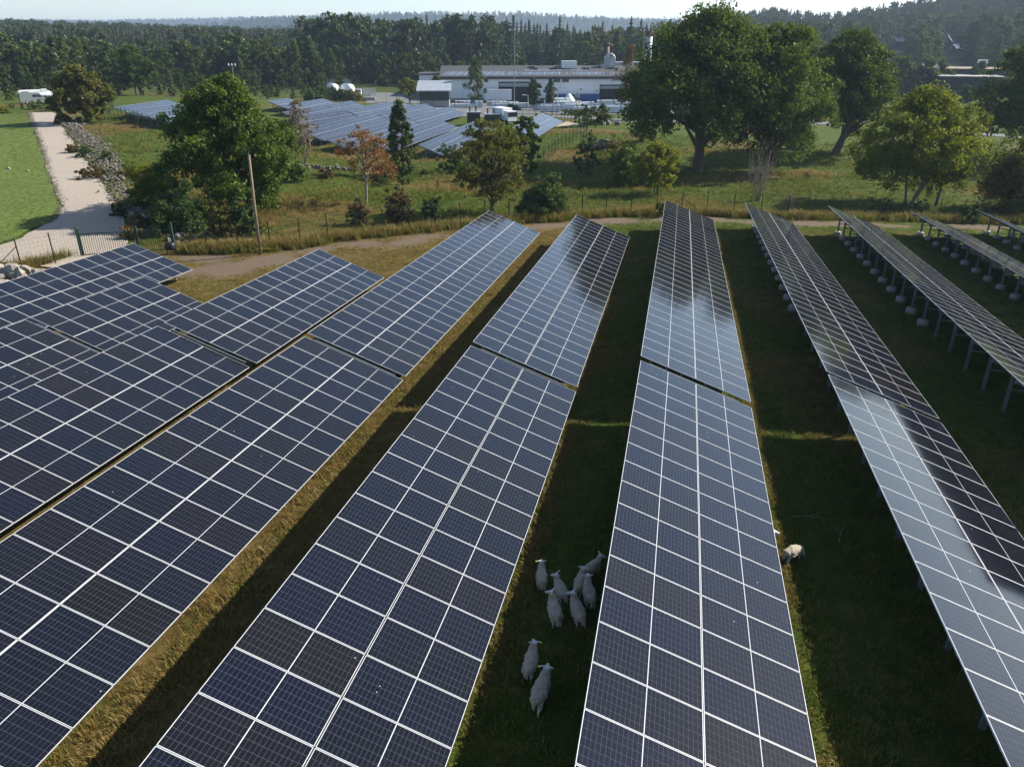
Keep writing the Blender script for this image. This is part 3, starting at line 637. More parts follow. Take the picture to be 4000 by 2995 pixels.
T_('oak_tree', 'tall dark tree cut by the right edge of the photo', 'tree', 4040, 640, 35, 3790, 4260, 'oak', 'bark', 15, shape='oak', nc=640, nl=60, size=.46, h0=1.6, tr=.5, limb=20)
T_('broadleaf_tree', 'orange tinged bushy tree low at the right edge', 'tree', 3960, 826, 500, 3790, 4150, 'olivegreen', 'bark', 16, shape='shrub', nc=330, nl=70, size=.30, tr=.12, stems=5, limb=20)
T_('broadleaf_tree', 'dark slender tree between the yellow green tree and the orange bushy tree', 'tree', 3655, 806, 560, 3600, 3790, 'maple', 'bark', 17, shape='round', nc=130, nl=60, size=.28, h0=2.4, tr=.14, limb=14)
# left group round the wooden pole
T_('maple_tree', 'large round deep green tree behind the wooden pole', 'tree', 925, 838, 275, 690, 1140, 'maple', 'bark', 21, shape='round', nc=720, nl=78, size=.29, h0=.8, tr=.26, limb=26)
T_('shrub', 'dark green bush at the foot of the large round tree', 'shrub', 700, 900, 690, 605, 845, 'shrub', 'bark', 22, shape='shrub', nc=190, nl=80, size=.20, tr=.05, stems=5, limb=8)
T_('shrub', 'bushy yellow green shrub right of the rubble ridge', 'shrub', 590, 812, 625, 495, 690, 'yellowgreen', 'bark', 23, shape='shrub', nc=150, nl=80, size=.19, tr=.05, stems=5, limb=8)
T_('shrub', 'russet brown shrub left of the wooden pole', 'shrub', 880, 930, 800, 805, 950, 'olive', 'bark', 24, shape='shrub', nc=110, nl=70, size=.17, tr=.04, stems=5, limb=8)
T_('shrub', 'ivy green shrub right at the foot of the wooden pole', 'shrub', 975, 925, 740, 930, 1035, 'shrub', 'bark', 25, shape='shrub', nc=100, nl=70, size=.18, tr=.04, stems=4, limb=8)
T_('shrub', 'loose light green sapling right of the wooden pole', 'shrub', 1050, 782, 640, 1005, 1115, 'maple', 'bark', 26, shape='shrub', nc=80, nl=60, size=.2, tr=.05, stems=3, limb=8)
T_('shrub', 'round green shrub in the pasture right of the large round tree', 'shrub', 1160, 712, 610, 1110, 1205, 'maple', 'bark', 27, shape='shrub', nc=70, nl=60, size=.2, tr=.04, stems=3, limb=6)
T_('bare_tree', 'almost leafless grey brown tree in front of the far solar field', 'tree', 1185, 640, 385, 1115, 1262, 'brown', 'barkgrey', 28, shape='round', nc=110, nl=16, size=.24, h0=1.2, tr=.10, stems=6, limb=90, twig=3)
T_('rowan_tree', 'thin rowan with sparse rust red leaves and a pale forked trunk', 'tree', 1433, 800, 482, 1315, 1545, 'rust', 'barkgrey', 29, shape='open', nc=95, nl=30, size=.22, h0=3.0, tr=.11, limb=40, twig=1, fill=1.1)
T_('shrub', 'rust red thicket at the foot of the juniper', 'shrub', 1490, 705, 600, 1400, 1560, 'rust', 'bark', 30, shape='shrub', nc=80, nl=34, size=.2, tr=.04, stems=5, limb=14)
T_('juniper_tree', 'dark columnar juniper with a pointed tip', 'tree', 1572, 690, 388, 1512, 1628, 'juniper', 'bark', 31, shape='column', nc=230, nl=60, size=.24, h0=.4, tr=.12, limb=4)
T_('shrub', 'dark green low shrub right of the juniper', 'shrub', 1762, 680, 560, 1710, 1815, 'shrub', 'bark', 32, shape='shrub', nc=80, nl=60, size=.2, tr=.04, stems=4, limb=6)
T_('broadleaf_tree', 'sparse olive tree with arching twigs behind the tip of a solar table', 'tree', 1922, 835, 462, 1760, 2060, 'olivegreen', 'bark', 33, shape='open', nc=300, nl=40, size=.25, h0=1.0, tr=.17, limb=60, twig=2)
T_('broadleaf_tree', 'deep green upright tree right behind the sparse olive tree', 'tree', 2050, 700, 450, 1975, 2110, 'maple', 'bark', 34, shape='round', nc=150, nl=70, size=.28, h0=.9, tr=.15, limb=10)
T_('shrub', 'large glossy green bush behind the fence below the olive tree', 'shrub', 2120, 852, 672, 2015, 2215, 'shrub', 'bark', 35, shape='shrub', nc=220, nl=80, size=.20, tr=.06, stems=5, limb=8)
T_('shrub', 'dark red bush with thin twigs, left of the two dark bushes along the fence', 'shrub', 1400, 880, 775, 1345, 1450, 'purple', 'bark', 36, shape='shrub', nc=70, nl=44, size=.16, tr=.03, stems=6, limb=20)
T_('shrub', 'tall dark red and green bush in the middle of the three fence bushes', 'shrub', 1560, 885, 722, 1508, 1632, 'purple', 'bark', 37, shape='shrub', nc=110, nl=50, size=.17, tr=.03, stems=6, limb=20)
T_('shrub', 'dark green bush right of the three bushes along the fence', 'shrub', 1690, 878, 765, 1643, 1733, 'shrub', 'bark', 38, shape='shrub', nc=90, nl=60, size=.17, tr=.03, stems=5, limb=8)
T_('broadleaf_tree', 'small thin dark tree alone in the shaded pasture', 'tree', 2285, 712, 560, 2232, 2345, 'shrub', 'bark', 39, shape='round', nc=70, nl=40, size=.22, h0=.9, tr=.07, limb=20)
T_('shrub', 'dark green bush half behind the yellow green bush in the pasture', 'shrub', 2440, 728, 545, 2385, 2520, 'maple', 'bark', 40, shape='shrub', nc=130, nl=66, size=.22, tr=.06, stems=4, limb=6)
T_('broadleaf_tree', 'rounded yellow green bushy tree in the middle of the pasture', 'tree', 2562, 765, 550, 2465, 2672, 'yellowgreen', 'bark', 41, shape='round', nc=190, nl=74, size=.23, h0=.8, tr=.1, stems=3, limb=10)
T_('shrub', 'low pale green shrub poking up beside the tip of a solar table', 'shrub', 2575, 850, 790, 2545, 2605, 'maple', 'bark', 42, shape='shrub', nc=40, nl=44, size=.14, tr=.02, stems=3, limb=4)
T_('bare_shrub', 'leafless pale grey shrub in front of the open oak', 'shrub', 2958, 785, 530, 2900, 3010, 'brown', 'barkgrey', 43, shape='shrub', nc=90, nl=3, size=.15, tr=.05, stems=9, limb=85, twig=3)
T_('bare_shrub', 'leafless brown thicket behind the fence right of the pale bare shrub', 'shrub', 3080, 835, 722, 3000, 3160, 'brown', 'bark', 44, shape='shrub', nc=110, nl=3, size=.13, tr=.03, stems=14, limb=100, twig=2)
T_('bare_shrub', 'leafless brown twigs behind the fence left of the braced post', 'shrub', 2400, 838, 770, 2340, 2470, 'brown', 'bark', 45, shape='shrub', nc=70, nl=3, size=.13, tr=.02, stems=12, limb=65, twig=2)
# far left by the road and the second field
T_('broadleaf_tree', 'tall bright green tree standing clear against the dark forest', 'tree', 535, 375, 172, 448, 618, 'maple', 'bark', 51, shape='round', nc=300, nl=56, size=.46, h0=1.4, tr=.26, limb=14)
T_('broadleaf_tree', 'wide olive green tree at the end of the rubble ridge', 'tree', 335, 482, 250, 222, 452, 'olivegreen', 'bark', 52, shape='round', nc=340, nl=56, size=.44, h0=.3, tr=.2, limb=14)
T_('shrub', 'dark small bush beside the grey van', 'shrub', 205, 432, 385, 190, 236, 'shrub', 'bark', 53, shape='shrub', nc=50, nl=40, size=.34, tr=.05, stems=3, limb=3)
T_('shrub', 'round yellow bush on the lawn left of the vans', 'shrub', 36, 390, 360, 20, 52, 'yellowgreen', 'bark', 54, shape='shrub', nc=40, nl=40, size=.34, tr=.05, stems=3, limb=3)
T_('shrub', 'clipped green and yellow bush at the left edge before the road end', 'shrub', 14, 445, 413, -18, 40, 'yellowgreen', 'bark', 55, shape='shrub', nc=50, nl=40, size=.25, tr=.05, stems=3, limb=3)
for i, (bx, by, tp, l, r_, lf, lab) in enumerate([
 (288, 600, 560, 262, 330, 'weed', 'brown weedy bush by the top of the rubble ridge, beyond the first stones'), (420, 640, 590, 385, 452, 'shrub', 'dark green weed clump on the rubble ridge'),
 (330, 618, 570, 300, 372, 'shrub', 'green weeds on the road verge beside the rubble ridge'), (360, 700, 645, 320, 440, 'weed', 'large russet weed clump beside the gravel road'),
 (505, 700, 655, 470, 560, 'weed', 'brown weed clump between the rubble ridge and the yellow green shrub'), (470, 850, 790, 445, 505, 'shrub', 'green weeds at the road verge above the gate'),
 (548, 892, 835, 510, 600, 'weed', 'dry brown weed clump right of the gate post'), (520, 930, 880, 490, 590, 'weed', 'dry brown weed clump inside the gate corner'),
 (250, 485, 440, 225, 290, 'weed', 'russet bush at the far end of the rubble ridge'), (1275, 700, 655, 1240, 1310, 'brown', 'brown grass thicket beside the low stone wall'),
 (1890, 770, 735, 1865, 1915, 'shrub', 'tiny green shrub under the olive tree'), (1660, 690, 660, 1645, 1680, 'maple', 'little green sapling right of the juniper'),
 (2400, 600, 520, 2340, 2440, 'olive', 'olive bush behind the boulder pile'), (2300, 575, 505, 2265, 2345, 'shrub', 'grey green bush behind the fence corner left of the boulders'),
 (2350, 488, 420, 2318, 2375, 'olive', 'brown green bush beside the asphalt road'), (2510, 555, 470, 2440, 2560, 'olive', 'loose olive bush under the left boughs of the giant oak'),
 (3420, 845, 770, 3375, 3480, 'shrub', 'dark bush under the yellow green tree'), (3590, 850, 780, 3550, 3640, 'shrub', 'dark bush right of the two pale trunks'), (3780, 872, 800, 3740, 3830, 'shrub', 'dark low bush behind the fence at the far right')]):
    T_('weed_clump' if lf in ('weed', 'brown') else 'shrub', lab, 'shrub', bx, by, tp, l, r_, lf, 'bark', 60 + i, shape='shrub', nc=46, nl=44, size=.2 if by > 560 else .32, tr=.02, stems=4, limb=5)
# trees by the factory
for i, (bx, by, tp, l, r_, lf, bk, sh, lab) in enumerate([
 (1600, 405, 302, 1562, 1648, 'yellowgreen', 'bark', 'round', 'yellow green tree left of the black shed'), (1705, 410, 292, 1672, 1735, 'olive', 'birch', 'birch', 'drooping birch in front of the black shed'),
 (1860, 420, 222, 1818, 1910, 'shrub', 'birch', 'birch', 'tallest birch, standing before the white trailer'), (2085, 432, 302, 2048, 2118, 'shrub', 'birch', 'birch', 'birch left of the two in front of the dark gateway'),
 (2148, 432, 306, 2122, 2175, 'shrub', 'birch', 'birch', 'narrow birch right of the two in front of the gateway'), (2448, 430, 172, 2392, 2512, 'brown', 'birch', 'birch', 'tall brown autumn birch beside the giant oak'),
 (1310, 395, 338, 1270, 1340, 'shrub', 'bark', 'shrub', 'green bush below the two white tanks'), (1375, 400, 348, 1345, 1425, 'olive', 'bark', 'shrub', 'brownish bush right of the two white tanks'),
 (2000, 432, 405, 1965, 2030, 'maple', 'bark', 'shrub', 'leafy bush between the kiosks and the stacked pipes'), (2250, 450, 425, 2180, 2320, 'maple', 'bark', 'shrub', 'low willowy bush by the yard fence'), (1225, 395, 345, 1190, 1262, 'shrub', 'bark', 'shrub', 'dark green bush left of the two white tanks'),
 (3760, 420, 330, 3725, 3800, 'shrub', 'birch', 'birch', 'slim birch in front of the low grey roofs')]):
    T_('birch_tree' if bk == 'birch' else ('broadleaf_tree' if sh == 'round' else 'shrub'), lab, 'tree' if sh != 'shrub' else 'shrub', bx, by, tp, l, r_, lf, bk, 90 + i, shape=sh, nc=110, nl=46, size=.42, h0=None if sh != 'birch' else 1.4, limb=10, stems=1 if sh != 'shrub' else 4)
# woods: individuals that show largest, the rest is one mass
def far_tree_protos():
    out = {'con': [], 'pin': [], 'dec': []}
    for s in range(5): V, T, mb = conifer_mesh(1., .20 + .03 * (s % 3), None, None, 200 + s, False, 17 + s % 3, 9); out['con'].append(joined('spruce_tree', V, T, mb, M['conifer'], M['bark']))
    for s in range(4): V, T, mb = conifer_mesh(1., .24 + .02 * s, None, None, 220 + s, True); out['pin'].append(joined('pine_tree', V, T, mb, M['pine'], M['bark']))
    for s in range(6):
        g = np.random.default_rng(240 + s); p, r_ = crown_points('round' if s % 2 else 'birch', 1., .42 if s % 2 else .27, .03, 64, g)
        V, T = leaf_quads(p, r_ * 1.3, 34, .054, g, .7, .5, .85); mb = MB(); mb.tube([(0, 0, -.04), (0, 0, .6)], [.018, .006], 5, 0); out['dec'].append(joined('broadleaf_tree', V, T, mb, M['wood_d'], M['bark']))
    return out
FP = far_tree_protos()
GR = {'con': ('spruce_tree', 'dark spruce in the wooded belt behind the factory', 'spruces of the forest edge'), 'pin': ('pine_tree', 'round topped pine in the wooded belt behind the tanks and factory', 'pines of the forest edge'), 'dec': ('broadleaf_tree', 'leafy tree in the mixed woodland beyond the fields', 'leafy trees of the woodland')}
def far_tree(k, x, y, h, g, lab=None):
    nm, lb, gr = GR[k]; me = FP[k][int(g.integers(len(FP[k])))]
    o = inst(nm, me, None, (x, y, float(gz(x, y)[0]) - .3), (0, 0, g.random() * 6.28), (h * (.85 + .3 * g.random()), h * (.85 + .3 * g.random()), h))
    tag(o, lab or lb, 'tree', gr); return o
g = np.random.default_rng(77)
HOUSES = [(3425, 3575, 9e9), (3655, 3780, 9e9)]
def belt(k, n, cols, d0, d1, h0, h1, lab=None):
    """n trees of one kind scattered over the columns of the view between two distances"""
    for i in range(n):
        c = cols[0] + (cols[1] - cols[0]) * (i + g.random()) / n; D = d0 + (d1 - d0) * g.random(); p = atd(c, 250, D)
        if any(a <= c <= b and D < dd for a, b, dd in HOUSES): continue
        far_tree(k, p.x, p.y, h0 + (h1 - h0) * g.random(), g, lab)
LW = 'leafy tree in the woodland left behind the vans and the wide olive tree'
belt('dec', 46, (-120, 480), 262, 330, 9, 15, LW); belt('dec', 46, (480, 1290), 300, 380, 9, 16, 'leafy tree in the woodland between the tall green tree and the tanks')
belt('dec', 20, (900, 1230), 305, 335, 11, 18, 'leafy tree in the tall yellowing clump left of the tanks')
belt('pin', 60, (1180, 2000), 330, 430, 19, 27); belt('con', 60, (1150, 2100), 360, 480, 20, 29)
belt('dec', 26, (1400, 2050), 318, 335, 8, 13, 'leafy tree along the forest edge between tanks and factory')
belt('con', 60, (2000, 2800), 350, 470, 19, 28); belt('dec', 46, (2150, 2800), 350, 480, 16, 25, 'leafy tree among the spruces behind the chimneys')
belt('con', 60, (2880, 4100), 560, 800, 18, 25, 'spruce on the wooded hill at the right'); belt('dec', 60, (2950, 4100), 420, 600, 11, 18, 'leafy tree below the wooded hill at the right')
belt('dec', 56, (-150, 1240), 236, 300, 3.5, 8, 'low leafy tree in the scrub in front of the woodland')
def bushes(n, pts, h0, h1, lab):
    for i in range(n):
        t_ = g.random() * (len(pts) - 1); k = int(t_); q = (pts[k][0] + (pts[k + 1][0] - pts[k][0]) * (t_ - k), pts[k][1] + (pts[k + 1][1] - pts[k][1]) * (t_ - k)); P = at(q[0], q[1] + g.normal() * 3); h = h0 + (h1 - h0) * g.random() ** 1.4
        o = inst('shrub', FP['dec'][int(g.integers(6))], None, (P.x, P.y, gsurf(P.x, P.y) - .1 * h), (0, 0, g.random() * 6.28), (h * 1.25, h * 1.25, h)); tag(o, lab, 'shrub', 'bushes along the roads and fences')
bushes(26, [(2260, 500), (2420, 470), (2600, 455), (2900, 462), (3300, 470), (3800, 500)], 1.5, 5, 'leafy bush along the asphalt road behind the oaks')
bushes(16, [(3480, 372), (3700, 370), (4050, 372)], 8, 14, 'tall leafy bush in front of the low grey halls at the right')
bushes(14, [(1190, 392), (1420, 395)], 1.5, 4.5, 'bush in the hedge below the white tanks')
bushes(16, [(600, 372), (900, 372), (1080, 378)], 1.5, 4, 'bush in the dry strip behind the far solar tables')
bushes(14, [(0, 420), (150, 425), (215, 440), (300, 395), (420, 400)], .8, 2.5, 'low bush in the dry grass round the end of the gravel road')
bushes(26, [(1130, 660), (1350, 735), (1560, 720), (1830, 735), (2200, 660), (2420, 640), (2700, 740), (2950, 715), (3300, 690), (3700, 745)], .5, 1.7, 'small leafy sapling in the rough pasture')
bushes(14, [(1960, 470), (2050, 462), (2250, 478), (2330, 500)], .8, 2.6, 'low bush along the fence of the factory yard')
# the rest of the forest: instances on points
def scatter(name, pts, scl, idx, protos, rotz, extra=None, tilt=None, seed=0):
    me = bpy.data.meshes.new(name); n = len(pts); me.vertices.add(n); me.vertices.foreach_set('co', np.asarray(pts, np.float32).ravel())
    for nm, tp, v in (('scl', 'FLOAT', scl), ('idx', 'INT', idx), ('rz', 'FLOAT', rotz)):
        a = me.attributes.new(nm, tp, 'POINT'); a.data.foreach_set('value', np.asarray(v, np.int32 if tp == 'INT' else np.float32))
    o = link(bpy.data.objects.new(name, me)); tag(o, kind='stuff')
    pc = bpy.data.collections.new(name + '_kinds')
    for i, pm in enumerate(protos): pc.objects.link(bpy.data.objects.new('%s_kind_%02d' % (name, i), pm))
    ng = bpy.data.node_groups.new(name + '_scatter', 'GeometryNodeTree')
    ng.interface.new_socket('Geometry', in_out='INPUT', socket_type='NodeSocketGeometry'); ng.interface.new_socket('Geometry', in_out='OUTPUT', socket_type='NodeSocketGeometry')
    N = ng.nodes; L = ng.links; gi = N.new('NodeGroupInput'); go = N.new('NodeGroupOutput'); m2p = N.new('GeometryNodeMeshToPoints'); ci = N.new('GeometryNodeCollectionInfo')
    ci.inputs['Collection'].default_value = pc; ci.inputs['Separate Children'].default_value = True; ci.inputs['Reset Children'].default_value = True
    iop = N.new('GeometryNodeInstanceOnPoints'); iop.inputs['Pick Instance'].default_value = True
    def na(nm, tp): a = N.new('GeometryNodeInputNamedAttribute'); a.data_type = tp; a.inputs['Name'].default_value = nm; return a.outputs['Attribute']
    cx_ = N.new('ShaderNodeCombineXYZ'); L.new(na('rz', 'FLOAT'), cx_.inputs[2]); er = N.new('FunctionNodeEulerToRotation'); L.new(cx_.outputs[0], er.inputs[0])
    L.new(gi.outputs[0], m2p.inputs[0]); L.new(m2p.outputs[0], iop.inputs['Points']); L.new(ci.outputs[0], iop.inputs['Instance']); L.new(na('idx', 'INT'), iop.inputs['Instance Index'])
    L.new(er.outputs[0], iop.inputs['Rotation']); L.new(na('scl', 'FLOAT'), iop.inputs['Scale']); L.new(iop.outputs[0], go.inputs[0])
    md = o.modifiers.new('scatter', 'NODES'); md.node_group = ng; return o
FALL = FP['con'] + FP['pin'] + FP['dec']
def forest_pts(n, r0, r1, az0, az1, h0, h1, mix, seed, power=2.):
    g = np.random.default_rng(seed); r = (r0 ** power + (r1 ** power - r0 ** power) * g.random(n)) ** (1 / power); a = np.radians(az0 + (az1 - az0) * g.random(n)); x = r * np.sin(a); y = r * np.cos(a)
    z = gz(x, y) - .5; nn = rnoise(x, y, 140, 6); q = g.random(n) + (nn - .5) * .7
    idx = np.where(q < mix[0], g.integers(0, 5, n), np.where(q < mix[1], 5 + g.integers(0, 4, n), 9 + g.integers(0, 6, n)))
    s = h0 + (h1 - h0) * g.random(n); s = np.where(idx >= 9, s * .82, s)
    return np.stack([x, y, z], 1), s, idx, g.random(n) * 6.28
def clear(c):
    a = np.degrees(np.arctan2(c[0][:, 0], c[0][:, 1])) + 12.2; col_ = 2000 + np.tan(np.radians(np.clip(a, -80, 80))) * 3196; r = np.hypot(c[0][:, 0], c[0][:, 1]); k = np.ones(len(r), bool)
    for x0, x1, dd in HOUSES: k &= ~((col_ > x0) & (col_ < x1) & (r < 640))
    return tuple(q[k] for q in c)
ch = [forest_pts(9000, 430, 1000, -58, -12, 17, 23, (.55, .85), 1), forest_pts(5200, 470, 900, -12, 34, 17, 24, (.5, .62), 2),
      forest_pts(1500, 340, 450, -52, -30, 10, 15, (.05, .15), 9),
      forest_pts(22000, 1000, 2100, -58, 34, 15, 22, (.5, .8), 3), forest_pts(36000, 2100, 4900, -58, 34, 15, 24, (.45, .8), 4)]
ch = [clear(c) for c in ch]
scatter('forest', *[np.concatenate([c[i] for c in ch]) for i in (0, 1, 2)], FALL, np.concatenate([c[3] for c in ch]))
# ------------------------------------------------------------------ fences, gate, pole
FH = 2.25
_p = MB(); _p.lathe([(.045, -.3), (.045, FH), (.055, FH + .01), (.04, FH + .05)], 8); FPOST = _p.mesh('fence_post', M['fence'], True)
def fence(name, label, line, step, group=None, h=FH, post=None, net=True, braces=(), mat='fence'):
    line = [Vector((a, b, 0)) for a, b in line]; L = sum((b - a).length for a, b in zip(line[:-1], line[1:])); n = max(2, round(L / step) + 1); P = resample(line, n)
    for q in P: q.z = gsurf(q.x, q.y)
    base = P[n // 2].copy(); root = thing(name, label, 'fence', base, 0, group); nb = MB(); wb = MB()
    for q in P: inst('fence_post', post or FPOST, root, q - base, (0, 0, 0), (1, 1, h / FH))
    for a, b in zip(P[:-1], P[1:]):
        a = a - base; b = b - base; d = (b - a); kx = max(2, int(d.length / .28)); kz = 8
        for k in range(1, kz + 1):
            z = h * (k - .7) / kz; nb.beam(a + Vector((0, 0, z)), b + Vector((0, 0, z)), .005, .007)
        if net:
            for k in range(1, kx):
                q = a.lerp(b, k / kx); nb.beam(q + Vector((0, 0, .05)), q + Vector((0, 0, h * .9)), .005, .005, up=Vector((1, 0, 0)))
        for z in (h + .05, h - .12): wb.beam(a + Vector((0, 0, z)), b + Vector((0, 0, z)), .012, .012)
    tag(nb.build('wire_netting', M[mat], root), kind='stuff'); wb.build('top_wires', M[mat], root)
    for i, sgn in braces:
        q = P[i] - base; e = P[min(n - 1, max(0, i + sgn))] - base
        br = MB(); br.beam(q + Vector((0, 0, h * .78)), q.lerp(e, .85) + Vector((0, 0, .1)), .045, .045); br.build('brace', M['fence'], root)
    return root
fence('wire_fence', 'green wire fence behind the boulder heap left of the gate', FENCE[:4], 2.4, braces=((2, -1), (2, 1), (5, -1)))
fr = [(-38.0, 50.6)] + FENCE[5:10]
fence('wire_fence', 'green wire fence from the gate past the wooden pole to the olive tree', fr, 2.5, braces=((1, -1), (1, 1), (3, -1), (3, 1)))
fence('wire_fence', 'dark wire fence along the pasture behind the far ends of the solar tables', FENCE[9:], 2.6, braces=((6, -1), (6, 1)))
# double leaf gate
a, b = Vector((-43.3, 46.9, 0)), Vector((-38.0, 50.6, 0))
for q in (a, b): q.z = gsurf(q.x, q.y)
gt = thing('barred_gate', 'dark green double gate of upright bars across the gravel road', 'gate', a.lerp(b, .5)); bs = gt.location
for e, q in ((a, -1), (b, 1)):
    p = MB(); p.beam(e - bs - Vector((0, 0, .3)), e - bs + Vector((0, 0, 2.25)), .13, .13, up=Vector((1, 0, 0))); p.build('gate_post', M['fence'], gt)
for s0, s1 in ((.02, .60), (.62, .98)):
    lf = MB(); A, B = a.lerp(b, s0) - bs, a.lerp(b, s1) - bs
    for z in (.15, 1.72): lf.beam(A + Vector((0, 0, z)), B + Vector((0, 0, z)), .05, .06)
    for e in (A, B): lf.beam(e + Vector((0, 0, .1)), e + Vector((0, 0, 2.1)), .08, .08, up=Vector((1, 0, 0)))
    leaf = lf.build('gate_leaf', M['fence'], gt); n = int((B - A).length / .145)
    bar = MB(); bar.box(-.012, .012, -.012, .012, .15, 1.72); bm_ = bar.mesh('bar', M['fence'])
    for i in range(1, n): inst('bar', bm_, leaf, A.lerp(B, i / n))
# fence corners of the second field
far_post = None
def pl(*pp): return [(at(*q).x, at(*q).y) for q in pp]
fence('wire_fence', 'green netted fence corner at the left end of the far solar field', pl((690, 530), (575, 510), (505, 480), (440, 463), (414, 450), (444, 425)), 2.5, h=2.3)
fence('wire_fence', 'green netted fence climbing the meadow right of the lone solar table', pl((2100, 640), (2140, 622), (2180, 585), (2230, 555), (2290, 525), (2298, 490)), 2.5, h=2.2, braces=((1, -1),))
fence('wire_fence', 'grey wire fence along the asphalt yard behind the far solar field', pl((2298, 488), (2240, 480), (2190, 470), (2120, 462), (2020, 452)), 2.6, h=2.2)
fence('wire_fence', 'thin grey wire fence between the far solar tables and the gravel ramp', pl((1200, 402), (1300, 404), (1420, 408), (1560, 408), (1690, 425)), 4, h=2.6, net=False, mat='steel')
# wooden pole with yellow guard pipe
P = Vector((-30.9, 50.9, 0)); P.z = gsurf(P.x, P.y); P = at(1018, 995); P.z = gsurf(P.x, P.y)
h = hgt(P, 606, 985); po = thing('wooden_pole', 'tall bare weathered wooden pole leaning slightly at the dirt track', 'pole', P)
p = MB(); p.tube([(0, 0, -.4), (.06, 0, h * .5), (.20, 0, h)], [.125, .11, .088], 12); p.build('shaft', M['wood'], po, True)
p = MB(); p.tube([(.2, 0, h - .01), (.2, 0, h + .03)], [.095, .08], 12); p.build('cap', M['steel'], po)
p = MB(); q = [at(985, 990), at(1018, 987), at(1060, 982), at(1100, 976)]; p.tube([(v.x, v.y, gsurf(v.x, v.y) + z) for v, z in zip(q, (.1, .3, .16, .09))], .075, 8)
tag(p.build('yellow_pipe', M['yellow'], None, True), 'yellow plastic pipe lying across the foot of the wooden pole', 'pipe')
P = at(672, 992); P.z = gsurf(P.x, P.y); t_ = thing('water_tank', 'small black round drum on legs by the fence corner, next to the gate table', 'drum', P)
p = MB(); p.tube([(-.35, 0, .62), (-.3, 0, .62), (.3, 0, .62), (.35, 0, .62)], [.2, .3, .3, .2], 14); p.build('drum', M['black'], t_, True)
p = MB(); [p.box(x - .03, x + .03, y - .03, y + .03, -.05, .5) for x in (-.25, .25) for y in (-.2, .2)]; p.build('legs', M['black'], t_)
# ------------------------------------------------------------------ stones
def rock_mesh(seed, mat='stone'):
    bm = bmesh.new(); bmesh.ops.create_icosphere(bm, subdivisions=2, radius=.5); g = np.random.default_rng(seed); pl_ = [(Vector(g.normal(size=3)).normalized(), .26 + .16 * g.random()) for _ in range(9)]
    for v in bm.verts:
        for n_, d in pl_:
            e = v.co.dot(n_) - d
            if e > 0: v.co -= n_ * e * .9
        v.co += Vector(g.normal(size=3)) * .012
    me = bpy.data.meshes.new('stone'); bm.to_mesh(me); bm.free(); me.materials.append(M[mat]); return me
ROCK = [rock_mesh(300 + i) for i in range(7)]; RUB = [rock_mesh(320 + i, 'rubble') for i in range(5)]
def rock_pile(name, label, base, spots, s0, s1, seed, meshes=ROCK, pile=.0, nm='boulder'):
    g = np.random.default_rng(seed); b = Vector((base.x, base.y, gsurf(base.x, base.y))); root = thing(name, label, 'stones', b)
    for (x, y) in spots:
        s = s0 + (s1 - s0) * g.random() ** 1.5; z = gsurf(x, y) + s * .22
        zz = pile(x, y) if callable(pile) else pile * g.random()
        inst(nm, meshes[int(g.integers(len(meshes)))], root, Vector((x, y, z + zz)) - b, tuple(g.random(3) * 6.28), (s * (.8 + .5 * g.random()), s * (.8 + .5 * g.random()), s * (.6 + .4 * g.random())))
    return root
g = np.random.default_rng(5)
c = at(95, 1110); rock_pile('boulder_heap', 'heap of pale boulders at the left edge behind the wire fence', c, [(c.x + g.normal() * 2.1, c.y + g.normal() * 1.0) for _ in range(95)], .4, 1.15, 1, pile=lambda x, y: max(0, 1.0 - math.hypot((x - c.x) / 3.2, (y - c.y) / 1.7)) * .9)
c3 = at(860, 955); rock_pile('boulder_heap', 'small pale boulders in the grass left of the wooden pole', c3, [(c3.x + g.normal() * 1.2, c3.y + g.normal() * .5) for _ in range(14)], .3, .8, 3, meshes=RUB)
c4 = at(700, 935); rock_pile('boulder_heap', 'grey boulders behind the wire fence right of the gate', c4, [(c4.x + g.normal() * 1.4, c4.y + g.normal() * .8) for _ in range(12)], .3, .9, 4, meshes=RUB)
c5 = at(2365, 580); rock_pile('boulder_heap', 'pile of large brown boulders in the pasture beside the green fence', c5, [(c5.x + g.normal() * 1.9, c5.y + g.normal() * 1.3) for _ in range(26)], .6, 1.7, 5, meshes=RUB, pile=.7)
c6 = at(2380, 490); rock_pile('boulder_heap', 'two grey boulders by the asphalt road', c6, [(c6.x - 1.4, c6.y), (c6.x + 1.6, c6.y + .4), (c6.x - .3, c6.y + 1)], 1.2, 1.9, 6)
c7 = at(1265, 662); rock_pile('stone_wall', 'low dark dry stone wall in the pasture behind the brown thicket', c7, [(c7.x + (i - 11) * .36, c7.y + (i - 11) * .12 + .2 * g.normal()) for i in range(22)] * 2, .4, .7, 7, meshes=RUB, pile=.3)
c8 = at(1730, 878); rock_pile('stone_row', 'row of small field stones under the fence bushes', c8, [(c8.x + (i - 14) * .3, c8.y + (i - 14) * .22 + .2 * g.normal()) for i in range(28)], .25, .5, 8)
